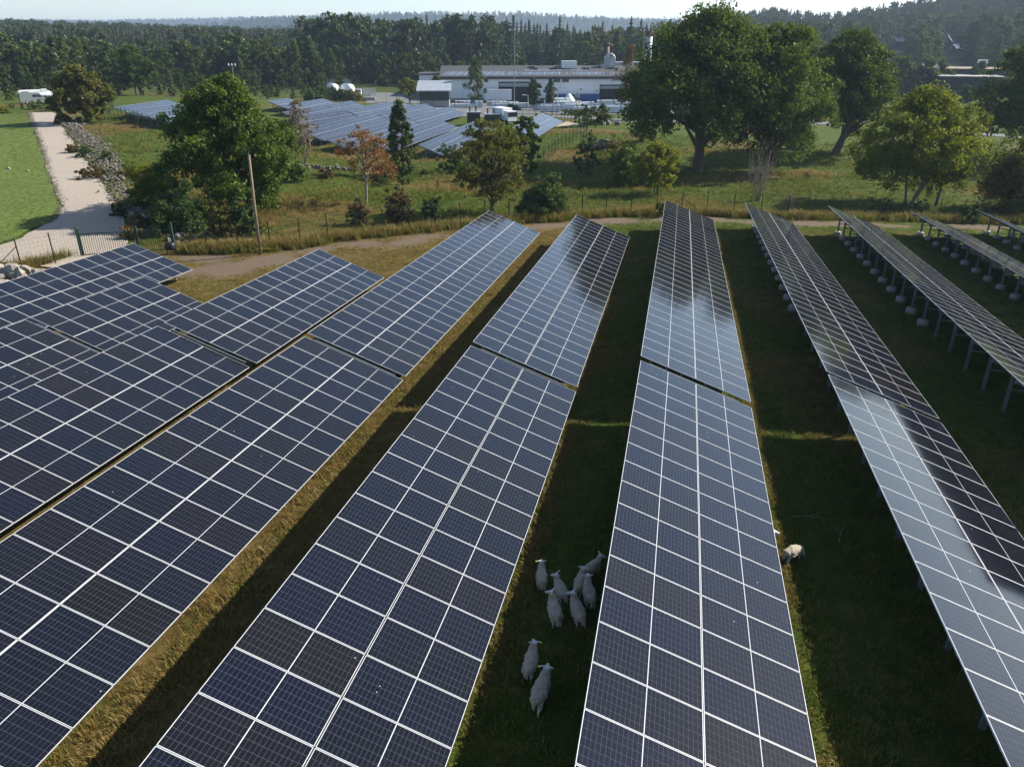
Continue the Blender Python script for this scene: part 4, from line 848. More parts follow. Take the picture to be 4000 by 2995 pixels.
# rubble ridge along the road: visible stones as parts, the small ones as one mass
rl = resample([at(*q) for q in ((262, 470), (305, 520), (345, 550), (372, 590), (412, 640), (450, 700), (480, 770), (540, 850), (585, 900))], 60)
bs = Vector((rl[25].x, rl[25].y, gsurf(rl[25].x, rl[25].y))); ridge = thing('rubble_ridge', 'long ridge of grey rubble stones along the gravel road', 'stones', bs)
def rubble(n, s0, s1, seed, wide):
    g = np.random.default_rng(seed); o = []
    for i in range(n):
        q = rl[int(g.integers(len(rl)))]; w = .5 + 1.2 * math.exp(-((q.y - 92) / 14) ** 2); dx, dy = g.normal() * w * wide, g.normal() * 1.0; s = s0 + (s1 - s0) * g.random() ** 2
        x, y = q.x + dx, q.y + dy; o.append((x, y, gsurf(x, y) + max(0, 1 - abs(dx) / (1.7 * w)) * .75 * w * .7 + s * .1, s))
    return o
g = np.random.default_rng(8)
for x, y, z, s in rubble(270, .3, .85, 41, .8): inst('stone', RUB[int(g.integers(5))], ridge, Vector((x, y, z)) - bs, tuple(g.random(3) * 6.28), (s, s * .8, s * .6))
sm = MB()
for x, y, z, s in rubble(2600, .14, .4, 42, .9):
    e = [Vector(g.normal(size=3)).normalized() * s * .55 for _ in range(6)]; o_ = Vector((x, y, z)) - bs
    sm.add([o_ + Vector((s * .5, 0, 0)), o_ + Vector((-s * .45, .1 * s, 0)), o_ + Vector((0, s * .5, .05 * s)), o_ + Vector((.1 * s, -s * .45, 0)), o_ + Vector((0, .1 * s, s * .4)), o_ + Vector((0, 0, -s * .4))] if True else e,
           ((0, 2, 4), (2, 1, 4), (1, 3, 4), (3, 0, 4), (2, 0, 5), (1, 2, 5), (3, 1, 5), (0, 3, 5)))
tag(sm.build('small_stones', M['rubble'], ridge), kind='stuff')
# stones pushed up along the road's left edge
eb = MB(); g = np.random.default_rng(9); EL = resample(ROADL[:9], 240)
for i in range(2200):
    q = EL[int(g.integers(len(EL)))]; x, y = q.x + g.normal() * .22 + .1, q.y + g.normal() * .2; s = .08 + .22 * g.random() ** 2; o_ = Vector((x, y, gsurf(x, y) + .06))
    eb.add([o_ + Vector(((.5) * s, 0, 0)), o_ + Vector((-.45 * s, .1 * s, 0)), o_ + Vector((0, s * .5, 0)), o_ + Vector((0, -s * .5, 0)), o_ + Vector((0, .1 * s, s * .5))], ((0, 2, 4), (2, 1, 4), (1, 3, 4), (3, 0, 4)))
tag(eb.build('loose_stones', M['rubble'], None), 'line of loose grey stones along the left edge of the gravel road', 'stones', None, 'stuff')
for i, (px, py, s) in enumerate(((35, 665, .32), (2230, 1625, .0), (110, 672, .2))):
    if s: q = at(px, py); tag(inst('stone', ROCK[i], None, (q.x, q.y, gsurf(q.x, q.y) + .1), (0, 0, i), s * 1.6), ('white stone lying on the mown lawn', '', 'small grey stone on the mown lawn nearer the road')[i], 'stone')
# ------------------------------------------------------------------ factory and the yard
def frame_from(A, B):
    """matrix with x along the wall from A to B, y into the building, z up"""
    d = (B - A); d.z = 0; L = d.length; x = d.normalized(); y = Vector((-x.y, x.x, 0)); 
    if y.dot(Vector((A.x, A.y, 0))) < 0: y = -y
    return Matrix(((x.x, y.x, 0, A.x), (x.y, y.y, 0, A.y), (0, 0, 1, A.z), (0, 0, 0, 1))), L
def on_line(A, B, px):
    """distance along A-B (in plan) where the sight line through column px crosses it"""
    d = pray(px, 380); dx, dy = B.x - A.x, B.y - A.y; det = d.x * (-dy) + d.y * dx
    # t*d = A + s*(B-A)
    s = (A.x * d.y - A.y * d.x) / (-(dx * d.y - dy * d.x)); return s * math.hypot(dx, dy)
FA = atd(1728, 398, 263); FA.z = gsurf(FA.x, FA.y); FB = atd(2700, 388, 272); FB.z = FA.z
FM, FL = frame_from(FA, FB); He = hgt(FA, 304, 1728)
fac = thing('factory', 'long white factory with solar panels on its low pitched roof', 'factory', FA, 0)
FI = FM.copy(); FI.translation = (0, 0, 0)
X = lambda px: on_line(FA, FB, px)
def FZ(py, px=2100): x = X(px); P = FM @ Vector((x, 0, 0)); return hgt(P, py, px)
DP = 31.
g1x0, g1x1, g2x0, g2x1 = X(1948), X(2070), X(2341), X(2460); gh1 = FZ(325, 1960); gh2 = FZ(336, 2345)
wb = MB(); pz = [0, .0]
# cladding in tiers between seams; openings left for the gates
seams = [0] + [X(q) for q in (1806, 1878)] + [g1x0, g1x1] + [X(q) for q in (2123, 2188, 2256, 2322)] + [g2x0, g2x1, X(2560), FL]
tiers = np.linspace(.9, He, 9)
clad = MB(); clad.box(-.0, .3, 0, 1, 0, 1) ; clad = None
for a_, b_ in zip(seams[:-1], seams[1:]):
    op = gh1 if abs(a_ - g1x0) < .01 else (gh2 if abs(a_ - g2x0) < .01 else 0)
    w = MB()
    if not op: w.box(a_ + .03, b_ - .03, -.04, .3, 0, .88, 1)
    for z0, z1 in zip(tiers[:-1], tiers[1:]):
        z0_ = max(z0, op)
        if z1 - z0_ > .1: w.box(a_ + .03, b_ - .03, 0, .3, z0_ + .03, z1, 0)
    if w.v: w.build('wall_panel', [M['wallw'], M['concrete']], fac, False, (0, 0, 0), FI.to_euler())
core = MB(); core.box(.2, FL, .32, DP, 0, He - .1); core.build('core', M['dark'], fac, False, (0, 0, 0), FI.to_euler())
# left gable, slightly stepped, with a small window
rise = 2.9
gbl = MB(); gbl.add([(0, 0, 0), (0, DP, 0), (0, DP, He), (0, DP / 2, He + rise), (0, 0, He), (.25, 0, 0), (.25, DP, 0), (.25, DP, He), (.25, DP / 2, He + rise), (.25, 0, He)],
    ((0, 1, 2, 3, 4), (9, 8, 7, 6, 5), (0, 4, 9, 5), (4, 3, 8, 9), (3, 2, 7, 8), (2, 1, 6, 7))); gbl.build('gable_wall', M['wallw'], fac, False, (0, 0, 0), FI.to_euler())
wn = MB(); wn.box(-.08, .0, 12, 13.4, He - 3.2, He - 1.4); wn.build('window', M['glass'], fac, False, (0, 0, 0), FI.to_euler())
rf = MB(); o_ = .7
for y0, y1, za, zb in ((-o_, DP / 2, He + .05 - o_ * rise / (DP / 2), He + rise + .05), (DP / 2, DP + o_, He + rise + .05, He + .05 - o_ * rise / (DP / 2))):
    v = [(-o_, y0, za), (FL, y0, za), (FL, y1, zb), (-o_, y1, zb)]; rf.add(v + [(a, b, c + .3) for a, b, c in v], ((3, 2, 1, 0), (4, 5, 6, 7), (0, 1, 5, 4), (1, 2, 6, 5), (2, 3, 7, 6), (3, 0, 4, 7)))
roof = rf.build('roof', M['roofd'], fac, False, (0, 0, 0), FI.to_euler())
fas = MB(); fas.box(-.75, FL, -.78, -.70, He - .45, He + .32); fas.build('fascia', M['roofd'], fac, False, (0, 0, 0), FI.to_euler())
slope = math.atan2(rise, DP / 2)
x0 = X(1635) * 1.06; w = MB(); w.box(x0, .1, 13, 30, 0, He + .4); w.build('rear_wing', M['wallw'], fac, False, (0, 0, 0), FI.to_euler())
w = MB(); w.box(x0 - .6, 1, 12.4, 30.6, He + .4, He + .8); w.build('rear_wing_roof', M['roofd'], fac, False, (0, 0, 0), FI.to_euler())
w = MB(); w.box(x0 + 3.5, x0 + 4.7, 12.9, 12.98, He - 3, He - 1.2); w.build('window', M['glass'], fac, False, (0, 0, 0), FI.to_euler())
rp_ = MB(); rp_.box(-1.2, 1.2, -.85, .85, 0, .05, 1); rp_.box(-1.14, 1.14, -.79, .79, .05, .055, 0); RPM = rp_.mesh('roof_solar_panel', [M['cells2'], M['frame']])
def roofpt(x, y): return FI @ Vector((x, y, He + .36 + y * rise / (DP / 2)))
k = 0
for row, (x0, x1) in enumerate(((X(1745), X(2035)), (X(1752), X(2035)), (X(1760), X(2030)), (X(2056), X(2590)), (X(2060), X(2590)), (X(2070), X(2300)))):
    y = (2.2, 4.0, 5.8, 3.0, 4.8, 8.4)[row]
    x = x0
    while x < x1 and k < 290:
        p = roofpt(x, y); inst('roof_solar_panel', RPM, fac, p, (FI @ Matrix.Rotation(slope, 4, 'X')).to_euler()); x += 2.45 if (int(x) % 19) else 3.6; k += 1
for px, y in ((2085, 12.5), (2093, 10.5), (2170, 10.5), (2300, 10.5), (2400, 10.5), (2250, 12.5)):
    s_ = MB(); s_.box(-1.1, 1.1, -.6, .6, -.1, .35); s_.build('skylight', M['roofd'], fac, False, roofpt(X(px), y), FI.to_euler())
def roofbox(name, px0, px1, py_top, y, dpt, mat, lab=None):
    x0, x1 = X(px0) * 1.03, X(px1) * 1.03; p = roofpt((x0 + x1) / 2, y); top = hgt(FA + p, py_top, (px0 + px1) / 2); w = MB(); n = 4; wd = (x1 - x0) / n
    for i in range(n): w.box(-(x1 - x0) / 2 + i * wd + .03, -(x1 - x0) / 2 + (i + 1) * wd - .03, -dpt / 2, dpt / 2, -.3, top)
    w.build(name, M[mat], fac, False, p, FI.to_euler())
roofbox('ventilation_unit', 2192, 2250, 238, 13, 4, 'white'); roofbox('ventilation_unit', 2346, 2398, 252, 13, 3, 'roofl'); roofbox('ventilation_unit', 2360, 2395, 222, 14, 2, 'roofl')
for px, pt, r_, m1, nm in ((2369, 170, 1.1, 'red', 'red_chimney'), (2534, 124, 1.15, 'roofl', 'grey_chimney')):
    p = roofpt(X(px) * 1.05, 22); top = hgt(FA + p, pt, px); w = MB(); w.lathe([(r_ * 1.1, -6), (r_, 0), (r_ * .95, top * .84), (r_ * .95, top * .84)], 16)
    c_ = w.build(nm, M[m1], fac, True, p)
    w = MB(); w.lathe([(r_ * 1.0, top * .84), (r_, top - .5), (r_ * 1.12, top - .45), (r_ * 1.12, top), (r_ * .8, top)], 16); w.build('chimney_top', M['red'], c_, True)
du = MB(); p = roofpt(X(2376) * 1.04, 15); du.tube([(-1.5, 0, 0), (-1.5, 0, 2.6), (-.6, 0, 3.6), (.8, 0, 3.6), (1.6, 0, 2.8), (1.6, 0, .4)], .45, 10); du.build('duct', M['roofl'], fac, True, p, FI.to_euler())
big = MB(); big.box(X(2400), X(2660), 16, 28, He, He + 4.2); big.build('upper_block', M['roofl'], fac, False, (0, 0, 0), FI.to_euler())
for x0, x1, gh, nm in ((g1x0, g1x1, gh1, 'gateway'), (g2x0, g2x1, gh2, 'gateway')):
    w = MB(); w.box(x0, x1, .25, .31, 0, gh); gw = w.build(nm, M['dark'], fac, False, (0, 0, 0), FI.to_euler())
    w = MB(); w.box(x0, x0 + .18, -.1, .2, 0, gh, 0); w.box(x1 - .18, x1, -.1, .2, 0, gh); w.box(x0, x1, -.12, .2, gh, gh + .4); w.build('door_frame', M['roofd'], fac, False, (0, 0, 0), FI.to_euler())
    w = MB(); [w.box(x0 + .2, x1 - .2, .05, .15, gh * .80 + i * gh * .05, gh * .80 + (i + .92) * gh * .05) for i in range(4)]; w.build('roller_door', M['roofl'], fac, False, (0, 0, 0), FI.to_euler())
for px0, px1 in ((2160, 2186), (2194, 2220), (1893, 1908)):
    x0, x1 = X(px0), X(px1); z1, z0 = FZ(308, px0), FZ(323, px0); w = MB(); w.box(x0, x1, -.08, -.02, z0, z1); fo = w.build('window', M['frame'], fac, False, (0, 0, 0), FI.to_euler())
    n = 4 if px0 > 2000 else 2; wd = (x1 - x0) / n
    pm = MB(); pm.box(.06, wd - .06, -.1, -.085, z0 + .1, z1 - .1); pm_ = pm.mesh('pane', M['glass'])
    for i in range(n): inst('pane', pm_, fo, (x0 + i * wd, 0, 0))
for px, z in ((2175, FZ(350, 2175)), (2268, FZ(349, 2268)), (2330, FZ(354, 2330))):
    w = MB(); w.box(X(px) - .35, X(px) + .35, -.06, 0, z - .2, z + .15); w.build('vent' if px < 2320 else 'warning_sign', M['roofd' if px < 2320 else 'orange'], fac, False, (0, 0, 0), FI.to_euler())
def yard(name, label, cat, px, py, dz=0., grp=None):
    p = at(px, py); p.z = gsurf(p.x, p.y) + dz; e = FI.to_euler()[2]; return thing(name, label, cat, p, e, grp)
mpx = lambda n, P: n * depth(P) / FPX                      # metres for n photo pixels at P
# stacked blue crates against the wall
cr = MB(); cr.box(-.98, .98, -.6, .6, .1, 1.25); [cr.box(x - .08, x + .08, -.62, .62, 0, .1) for x in (-.8, 0, .8)]; cr.box(-1.0, 1.0, -.64, .64, 1.2, 1.28); [cr.box(-1.0 + i * .48, -.94 + i * .48, -.64, -.6, .1, 1.2) for i in range(5)]; CRM = cr.mesh('blue_crate', M['blue'])
ci_ = 0
for i, px in enumerate((2190, 2208, 2229, 2274, 2291, 2309, 2327)):
    for lv in range(2):
        p = FA + FI @ Vector((X(px), -1.4, 0)); z = gsurf(p.x, p.y) + .08 + lv * 1.3
        o_ = inst('blue_crate', CRM, None, (p.x, p.y, z), (0, 0, FI.to_euler()[2])); tag(o_, 'blue crate %s the stack, %s along the white wall' % (('at the bottom of', 'on top of')[lv], ('first', 'second', 'third', 'fourth', 'fifth', 'sixth', 'last')[i]), 'crate', 'blue crates against the factory wall')
o_ = yard('bollard', 'yellow bollard beside the right dark gateway', 'bollard', 2345, 395); w = MB(); w.lathe([(.28, 0), (.28, 3.0), (.2, 3.1)], 12); w.build('post', M['yellow'], o_)
o_ = yard('loading_platform', 'white railed loading platform in front of the right gateway', 'platform', 2380, 396); w = MB(); w.box(-2.6, 2.6, -1, 1, 1.5, 1.75); w.build('deck', M['white'], o_)
w = MB(); [w.box(x - .07, x + .07, y - .07, y + .07, 0, 3.0) for x in (-2.5, -1.25, 0, 1.25, 2.5) for y in (-.95, .95)]; [w.box(-2.6, 2.6, y - .06, y + .06, z, z + .12) for y in (-.95, .95) for z in (2.3, 2.95)]; w.build('railing', M['white'], o_)
# white trailer and truck
P = at(1905, 405); L_ = mpx(94, P); H_ = mpx(44, P); o_ = yard('box_trailer', 'long white box trailer parked in the yard behind the tallest birch', 'trailer', 1945, 403)
w = MB(); n = 5; [w.box(-L_ / 2 * 1.15 + i * L_ * 1.15 / n + .02, -L_ / 2 * 1.15 + (i + 1) * L_ * 1.15 / n - .02, -1.25, 1.25, 1.0, H_ + .4) for i in range(n)]; w.build('box', M['white'], o_)
w = MB(); w.box(-L_ * .55, L_ * .55, -1.28, 1.28, H_ + .4, H_ + .5); w.box(-L_ * .55, L_ * .55, -1.1, 1.1, .8, 1.0); w.build('trim', M['frame'], o_)
wh = MB(); wh.tube([(0, -.15, 0), (0, .15, 0)], .5, 14); WHM = wh.mesh('wheel', M['tyre'])
for x in (-L_ * .4, -L_ * .28, L_ * .35):
    for y in (-1.1, 1.1): inst('wheel', WHM, o_, (x, y, .5))
o_ = yard('truck', 'yellow and grey truck front standing in the left gateway', 'truck', 2008, 396); w = MB(); w.box(-1.25, 1.25, -1.2, 1.4, .6, 2.9); w.build('cab', M['yellow'], o_); w = MB(); w.box(-1.1, 1.1, -1.24, -1.2, 1.9, 2.7); w.build('windscreen', M['glass'], o_)
w = MB(); [w.box(-1, 1, -1.26, -1.2, .8 + i * .25, .95 + i * .25) for i in range(4)]; w.build('grille', M['black'], o_); w = MB(); w.box(-1.2, 1.2, -.4, 1.2, 2.9, 3.8); w.build('roof_load', M['wood'], o_)
for x in (-1.0, 1.0): inst('wheel', WHM, o_, (x, -.3, .5), (0, 0, R(90)))
o_ = yard('forklift', 'small orange forklift among the wrapped pipes', 'forklift', 2240, 402); w = MB(); w.box(-.9, .9, -.6, .6, .35, 1.2); w.build('body', M['orange'], o_); w = MB(); [w.box(x - .05, x + .05, y - .05, y + .05, 1.2, 2.3) for x in (-.6, .6) for y in (-.5, .5)]; w.box(-.7, .7, -.6, .6, 2.3, 2.4); w.build('cab', M['black'], o_)
w = MB(); [w.box(1.0, 1.1, y - .06, y + .06, .1, 3.2) for y in (-.3, .3)]; w.build('mast', M['black'], o_)
for x in (-.6, .6):
    for y in (-.6, .6): inst('wheel', WHM, o_, (x, y, .32), (0, 0, 0), .62)
# bundles of wrapped pipes on the asphalt
g = np.random.default_rng(12); bd = MB()
for i in range(4):
    for j in range(3): bd.tube([(-3, -.55 + j * .5, .3 + i * .38), (3, -.55 + j * .5, .3 + i * .38)], .2, 7)
BDM = bd.mesh('pipes', M['plasticwrap']); st_ = MB(); [st_.box(x - .05, x + .05, -.85, .75, .05, 1.72) for x in (-2, 2)]; STM = st_.mesh('straps', M['wood']); k = 0
for i, (px, py, s_, rz) in enumerate([(1818, 415, 1.0, 0), (1850, 422, .9, .05), (1800, 424, .8, 0), (1940, 416, 1., .03), (1990, 418, .9, 0), (2030, 424, 1., .05), (1960, 426, .9, 0), (2100, 425, .9, -.03), (2120, 432, .9, 0), (2180, 412, 1.1, .25), (2225, 414, 1.1, -.2), (2200, 424, 1.1, .1), (2250, 426, 1.05, -.15), (2282, 420, 1., .35), (2290, 432, 1., .05), (2220, 435, 1.1, 0), (2280, 441, .9, 0), (2370, 418, 1., .1), (2375, 432, 1.05, 0), (2340, 440, 1.1, 0), (2395, 442, 1., 0), (2450, 432, 1.1, .1), (2150, 438, .9, 0), (2160, 420, .9, .1)]):
    row = 'far' if py < 419 else ('middle' if py < 430 else 'near'); o_ = yard('pipe_bundle', 'strapped bundle of pale wrapped pipes in the %s row of the yard' % row, 'pipes', px, py, .02, 'wrapped pipe bundles in the factory yard')
    o_.rotation_euler.z += rz; o_.scale = (s_, s_, s_ * (.8 + .5 * g.random())); inst('pipes', BDM, o_); inst('straps', STM, o_)
o_ = yard('wrapped_stack', 'tall white plastic wrapped heap in the middle of the yard', 'pipes', 2222, 406); w = MB(); w.lathe([(2.2, 0), (2.1, .8), (1.3, 2.0), (.5, 3.0), (.1, 3.2)], 10); w.build('wrap', M['white'], o_, True)
# black shed with a low concrete base
A = atd(1640, 420, 222); A.z = gsurf(A.x, A.y); o_ = thing('black_shed', 'black shed with a grey lean-to roof and concrete base by the yard', 'shed', A, FI.to_euler()[2])
w = MB(); x1 = mpx(115, A); w.box(0, x1, 0, 8, 0, 1.6); w.build('concrete_base', M['concrete'], o_); hz_ = hgt(A, 358, 1640); n = 9
bm_ = MB(); bm_.box(.02, x1 / n - .02, -.06, .06, 1.6, hz_); BMS = bm_.mesh('board', M['roofd'])
for i in range(n): inst('board', BMS, o_, (i * x1 / n, 0, 0))
w = MB(); w.box(.05, x1 - .05, .08, 8, 1.6, hz_ - .1); w.build('inner_wall', M['dark'], o_); w = MB(); v = [(-.8, -.6, hz_), (x1 + .6, -.6, hz_), (x1 + .6, 9, hz_ + 2.2), (-.8, 9, hz_ + 2.2)]; w.add(v + [(a, b, c + .25) for a, b, c in v], ((3, 2, 1, 0), (4, 5, 6, 7), (0, 1, 5, 4), (1, 2, 6, 5), (2, 3, 7, 6), (3, 0, 4, 7))); w.build('roof', M['roofl'], o_)
# gas tanks with gantries
for px0, px1, py0, py1, lab in ((1274, 1327, 325, 368, 'left white tank, a horizontal cylinder with a steel frame on top'), (1337, 1385, 325, 370, 'right white tank, a horizontal cylinder with a ladder and frame')):
    cx_, D = (px0 + px1) / 2, 258.; P = atd(cx_, py1 + 14, D); P.z = gsurf(P.x, P.y); zc = hgt(P, (py0 + py1) / 2, cx_); r_ = mpx(19, P); o_ = thing('gas_tank', lab, 'tank', P, math.atan2(P.y, P.x) + .35, 'white tanks at the forest edge')
    w = MB(); w.tube([(-3.2, 0, zc), (-2.9, 0, zc), (-2.3, 0, zc), (2.3, 0, zc), (2.9, 0, zc), (3.2, 0, zc)], [r_ * .3, r_ * .78, r_, r_, r_ * .78, r_ * .3], 24); w.build('vessel', M['white'], o_, True)
    w = MB(); [w.box(x - .25, x + .25, -r_ * .7, r_ * .7, -.3, zc - r_ * .6) for x in (-1.8, 1.8)]; w.build('saddle', M['concrete'], o_)
    w = MB(); tp = hgt(P, py0 - 14, cx_)
    for x in (-1.8, 0, 1.8):
        for y in (-.5, .5): w.box(x - .06, x + .06, y - .06, y + .06, zc + r_ * .8, tp)
    for z in (tp, (tp + zc + r_) / 2):
        for y in (-.5, .5): w.box(-1.8, 1.8, y - .05, y + .05, z - .05, z + .05)
    w.build('gantry', M['steel'], o_); w = MB(); [w.box(2.2, 2.3, -r_ - .1 + 0, -r_, .2, zc + r_) for _ in (0,)]; [w.box(2.2, 2.8, -r_ - .1, -r_ - .04, .3 + i * .35, .36 + i * .35) for i in range(int((zc + r_) / .35))]; w.box(2.7, 2.8, -r_ - .1, -r_, .2, zc + r_); w.build('ladder', M['steel'], o_)
P = atd(1415, 378, 250); P.z = gsurf(P.x, P.y); o_ = thing('pump_station', 'small white pump station with railings right of the tanks', 'pump station', P, .3); w = MB(); w.box(-3, 4, -1.5, 1.5, 0, .9); w.build('plinth', M['concrete'], o_)
w = MB(); w.box(-2, -.2, -.8, .8, .9, 3.2); w.build('cabinet', M['white'], o_); w = MB(); w.box(-2.02, -.18, -.82, -.8, 2.5, 2.9); w.build('red_band', M['red'], o_)
w = MB(); [w.box(x - .05, x + .05, y - .05, y + .05, .9, 3.4) for x in np.linspace(.3, 4, 10) for y in (-1.4, 1.4)]; [w.box(.3, 4, y - .04, y + .04, z, z + .08) for y in (-1.4, 1.4) for z in (2.0, 3.3)]; w.build('railing', M['frame'], o_)
# transformer kiosks, white truck, lamp posts, masts
for px, py, tp, wd, lab in ((1850, 486, 436, 48, 'dark green transformer kiosk with two roof vents, left of the pair'), (1920, 488, 444, 52, 'lower dark green transformer kiosk, right of the pair')):
    P = at(px, py); P.z = gsurf(P.x, P.y); w_ = mpx(wd, P); h_ = hgt(P, tp, px); o_ = thing('transformer_kiosk', lab, 'kiosk', P, .35, 'transformer kiosks at the end of the solar field'); n = 4
    pm = MB(); pm.box(.02, w_ / n - .02, -.04, .04, .1, h_ - .25); pm_ = pm.mesh('door_panel', M['kiosk']); w = MB(); w.box(-w_ / 2 + .03, w_ / 2 - .03, -1.3, 1.3, 0, h_ - .2); w.build('body', M['kiosk'], o_)
    for i in range(n): inst('door_panel', pm_, o_, (-w_ / 2 + i * w_ / n, -1.32, 0))
    w = MB(); w.box(-w_ / 2 - .2, w_ / 2 + .2, -1.6, 1.6, h_ - .2, h_); w.build('roof', M['roofl'], o_)
    for x in (-w_ * .28, w_ * .2): v_ = MB(); v_.lathe([(.16, h_), (.16, h_ + .8), (.24, h_ + .82), (.24, h_ + 1.0)], 10, 0, (x, 0)); v_.build('roof_vent', M['black'], o_)
P = at(1992, 486); P.z = gsurf(P.x, P.y); o_ = thing('tank_truck', 'white service truck behind the deep green tree', 'truck', P, .75); k_ = mpx(10, P)
w = MB(); w.box(-1.1, 1.1, -1.1, .9, .7, 2.7); w.build('cab', M['white'], o_); w = MB(); w.box(-1.12, 1.12, -1.13, -1.09, 1.6, 2.5); w.build('windscreen', M['glass'], o_); w = MB(); w.box(-1.2, 1.2, 1.1, 5.6, .9, 3.2); w.build('cargo_box', M['white'], o_); w = MB(); w.box(-1, 1, -1.0, 5.5, .5, .9); w.build('chassis', M['black'], o_)
for y in (-.3, 3.6, 4.6):
    for x in (-1.0, 1.0): inst('wheel', WHM, o_, (x, y, .5), (0, 0, R(90)))
def post(name, label, cat, px, py, tp, r_, mat, arm=None):
    P = at(px, py); P.z = gsurf(P.x, P.y); h_ = hgt(P, tp, px); o_ = thing(name, label, cat, P); w = MB(); w.tube([(0, 0, -.3), (0, 0, h_)], [r_, r_ * .7], 8); w.build('mast', M[mat], o_)
    if arm == 'lamp': w = MB(); w.beam((0, 0, h_), (-.9, .1, h_ + .15), .08, .08); w.build('arm', M[mat], o_); w = MB(); w.box(-1.3, -.7, -.15, .25, h_ + .05, h_ + .2); w.build('lamp_head', M['white'], o_)
    if arm == 'flood':
        w = MB(); w.box(-1.5, 1.5, -.06, .06, h_ - .1, h_ + .02); w.build('crossbar', M[mat], o_); hd = MB(); hd.box(-.22, .22, -.2, .2, .05, .42); hm = hd.mesh('floodlight', M['frame'])
        for x in (-1.3, 0, 1.3): inst('floodlight', hm, o_, (x, 0, h_))
    if arm == 'sign': w = MB(); w.box(-.5, .5, -.04, .04, h_ - .5, h_ + .5); w.build('plate', M['blue'], o_)
    return o_
post('street_lamp', 'grey street lamp beside the lone solar table', 'street lamp', 2062, 468, 374, .09, 'frame', 'lamp')
post('street_lamp', 'grey street lamp standing by the left kiosk', 'street lamp', 1848, 472, 396, .09, 'frame', 'sign')
post('utility_pole', 'dark wooden utility pole beside the fence of the lone solar table', 'pole', 2160, 452, 327, .14, 'wood')
post('flood_mast', 'tall lattice floodlight mast in front of the left gateway', 'mast', 2009, 418, 120, .16, 'steel', 'flood')
post('flood_mast', 'floodlight mast against the forest left of the grey chimney', 'mast', 2500, 400, 121, .16, 'steel', 'flood')
P = atd(912, 300, 215); P.z = gsurf(P.x, P.y); h_ = hgt(P, 254, 912); o_ = thing('utility_pole', 'wooden utility pole with white insulators above the large round tree', 'pole', P); w = MB(); w.tube([(0, 0, -.3), (0, 0, h_)], [.18, .12], 8); w.build('shaft', M['wood'], o_); w = MB(); w.box(-1, 1, -.07, .07, h_ - .3, h_ - .15); w.build('crossarm', M['wood'], o_)
for x in (-.9, 0, .9): w = MB(); w.lathe([(.12, h_ - .15), (.16, h_), (.10, h_ + .35)], 8, 0, (x, 0)); w.build('insulator', M['white'], o_)
# ------------------------------------------------------------------ vans at the road end
def van_body(mb, prof, w, m=0, inset=.1):
    """side outline (x, z) swept over the width with narrower shoulders"""
    n = len(prof); ys = ((-w / 2, 1), (-w / 2 + .02, 0), (w / 2 - .02, 0), (w / 2, 1)); zt = max(z for _, z in prof)
    def sx(x, z, y): k = inset * max(0, (z - 1.0) / (zt - 1.0)); return (x, y * (1 - k / (w / 2)), z)
    v = [sx(x, z, y) for y in (-w / 2, w / 2) for x, z in prof]; f = [tuple(range(n - 1, -1, -1)), tuple(range(n, 2 * n))] + [(i, (i + 1) % n, n + (i + 1) % n, n + i) for i in range(n)]; mb.add(v, f, m)
P = at(133, 405); P.z = gsurf(P.x, P.y); rz = math.atan2(-P.x, P.y) + .12; s_ = mpx(90, P) / 5.9; o_ = thing('van', 'old grey green panel van parked in the dry grass beyond the road end', 'van', P, rz); o_.scale = (s_,) * 3
w = MB(); van_body(w, [(-2.9, .45), (-2.95, 1.0), (-2.85, 2.45), (-2.6, 2.6), (1.2, 2.6), (1.55, 2.45), (2.15, 1.62), (2.75, 1.35), (2.9, 1.0), (2.85, .45)], 2.0); bo = w.build('body', M['van'], o_)
for x0, x1, z0, z1 in ((-.05, .62, 1.55, 2.15), (.68, 1.1, 1.55, 2.15)): w = MB(); w.box(x0, x1, -.965, -.945, z0, z1); w.build('side_window', M['glass'], o_)
w = MB(); w.add([(1.2, -.97, 1.5), (1.95, -.975, 1.5), (1.95, -.975, 1.7), (1.5, -.945, 2.2), (1.2, -.945, 2.2)], ((0, 1, 2, 3, 4),)); w.build('door_window', M['glass'], o_)
w = MB(); w.add([(1.62, -.85, 2.40), (1.62, .85, 2.40), (2.17, .92, 1.66), (2.17, -.92, 1.66)], ((0, 1, 2, 3),)); w.build('windscreen', M['glass'], o_)
w = MB(); w.box(2.86, 3.0, -.95, .95, .45, .7); w.box(-3.05, -2.92, -.95, .95, .45, .68); w.build('bumpers', M['black'], o_); w = MB(); w.box(-2.96, -2.93, -.9, .9, .9, 2.3); w.build('rear_door', M['dark'], o_)
vw = MB(); vw.tube([(0, -.12, 0), (0, .12, 0)], .36, 16); VWM = vw.mesh('wheel', M['tyre']); hb = MB(); hb.tube([(0, -.14, 0), (0, .14, 0)], .2, 12); HBM = hb.mesh('hubcap', M['white'])
for x in (-1.5, 2.0):
    for y in (-.92, .92): q = inst('wheel', VWM, o_, (x, y, .36)); inst('hubcap', HBM, q)
P = at(135, 392); P = P * 1.06; P.z = gsurf(P.x, P.y); o_ = thing('motor_home', 'white motor home half hidden behind the grey van', 'motor home', P, rz + .05); h_ = hgt(P, 352, 120)
w = MB(); van_body(w, [(-3.2, .5), (-3.2, h_ - .3), (-2.9, h_), (2.2, h_), (3.0, h_ - .6), (3.1, h_ - 1.2), (2.5, h_ - 1.5), (3.6, 1.3), (3.7, .5)], 2.2, 0, .04); w.build('body', M['white'], o_); w = MB(); w.box(-2.7, -1.0, -1.12, -1.09, h_ * .55, h_ * .8); w.build('side_window', M['glass'], o_)
w = MB(); w.add([(2.62, -.9, h_ - 1.55), (2.62, .9, h_ - 1.55), (3.2, .9, 1.85), (3.2, -.9, 1.85)], ((0, 1, 2, 3),)); w.build('windscreen', M['glass'], o_)
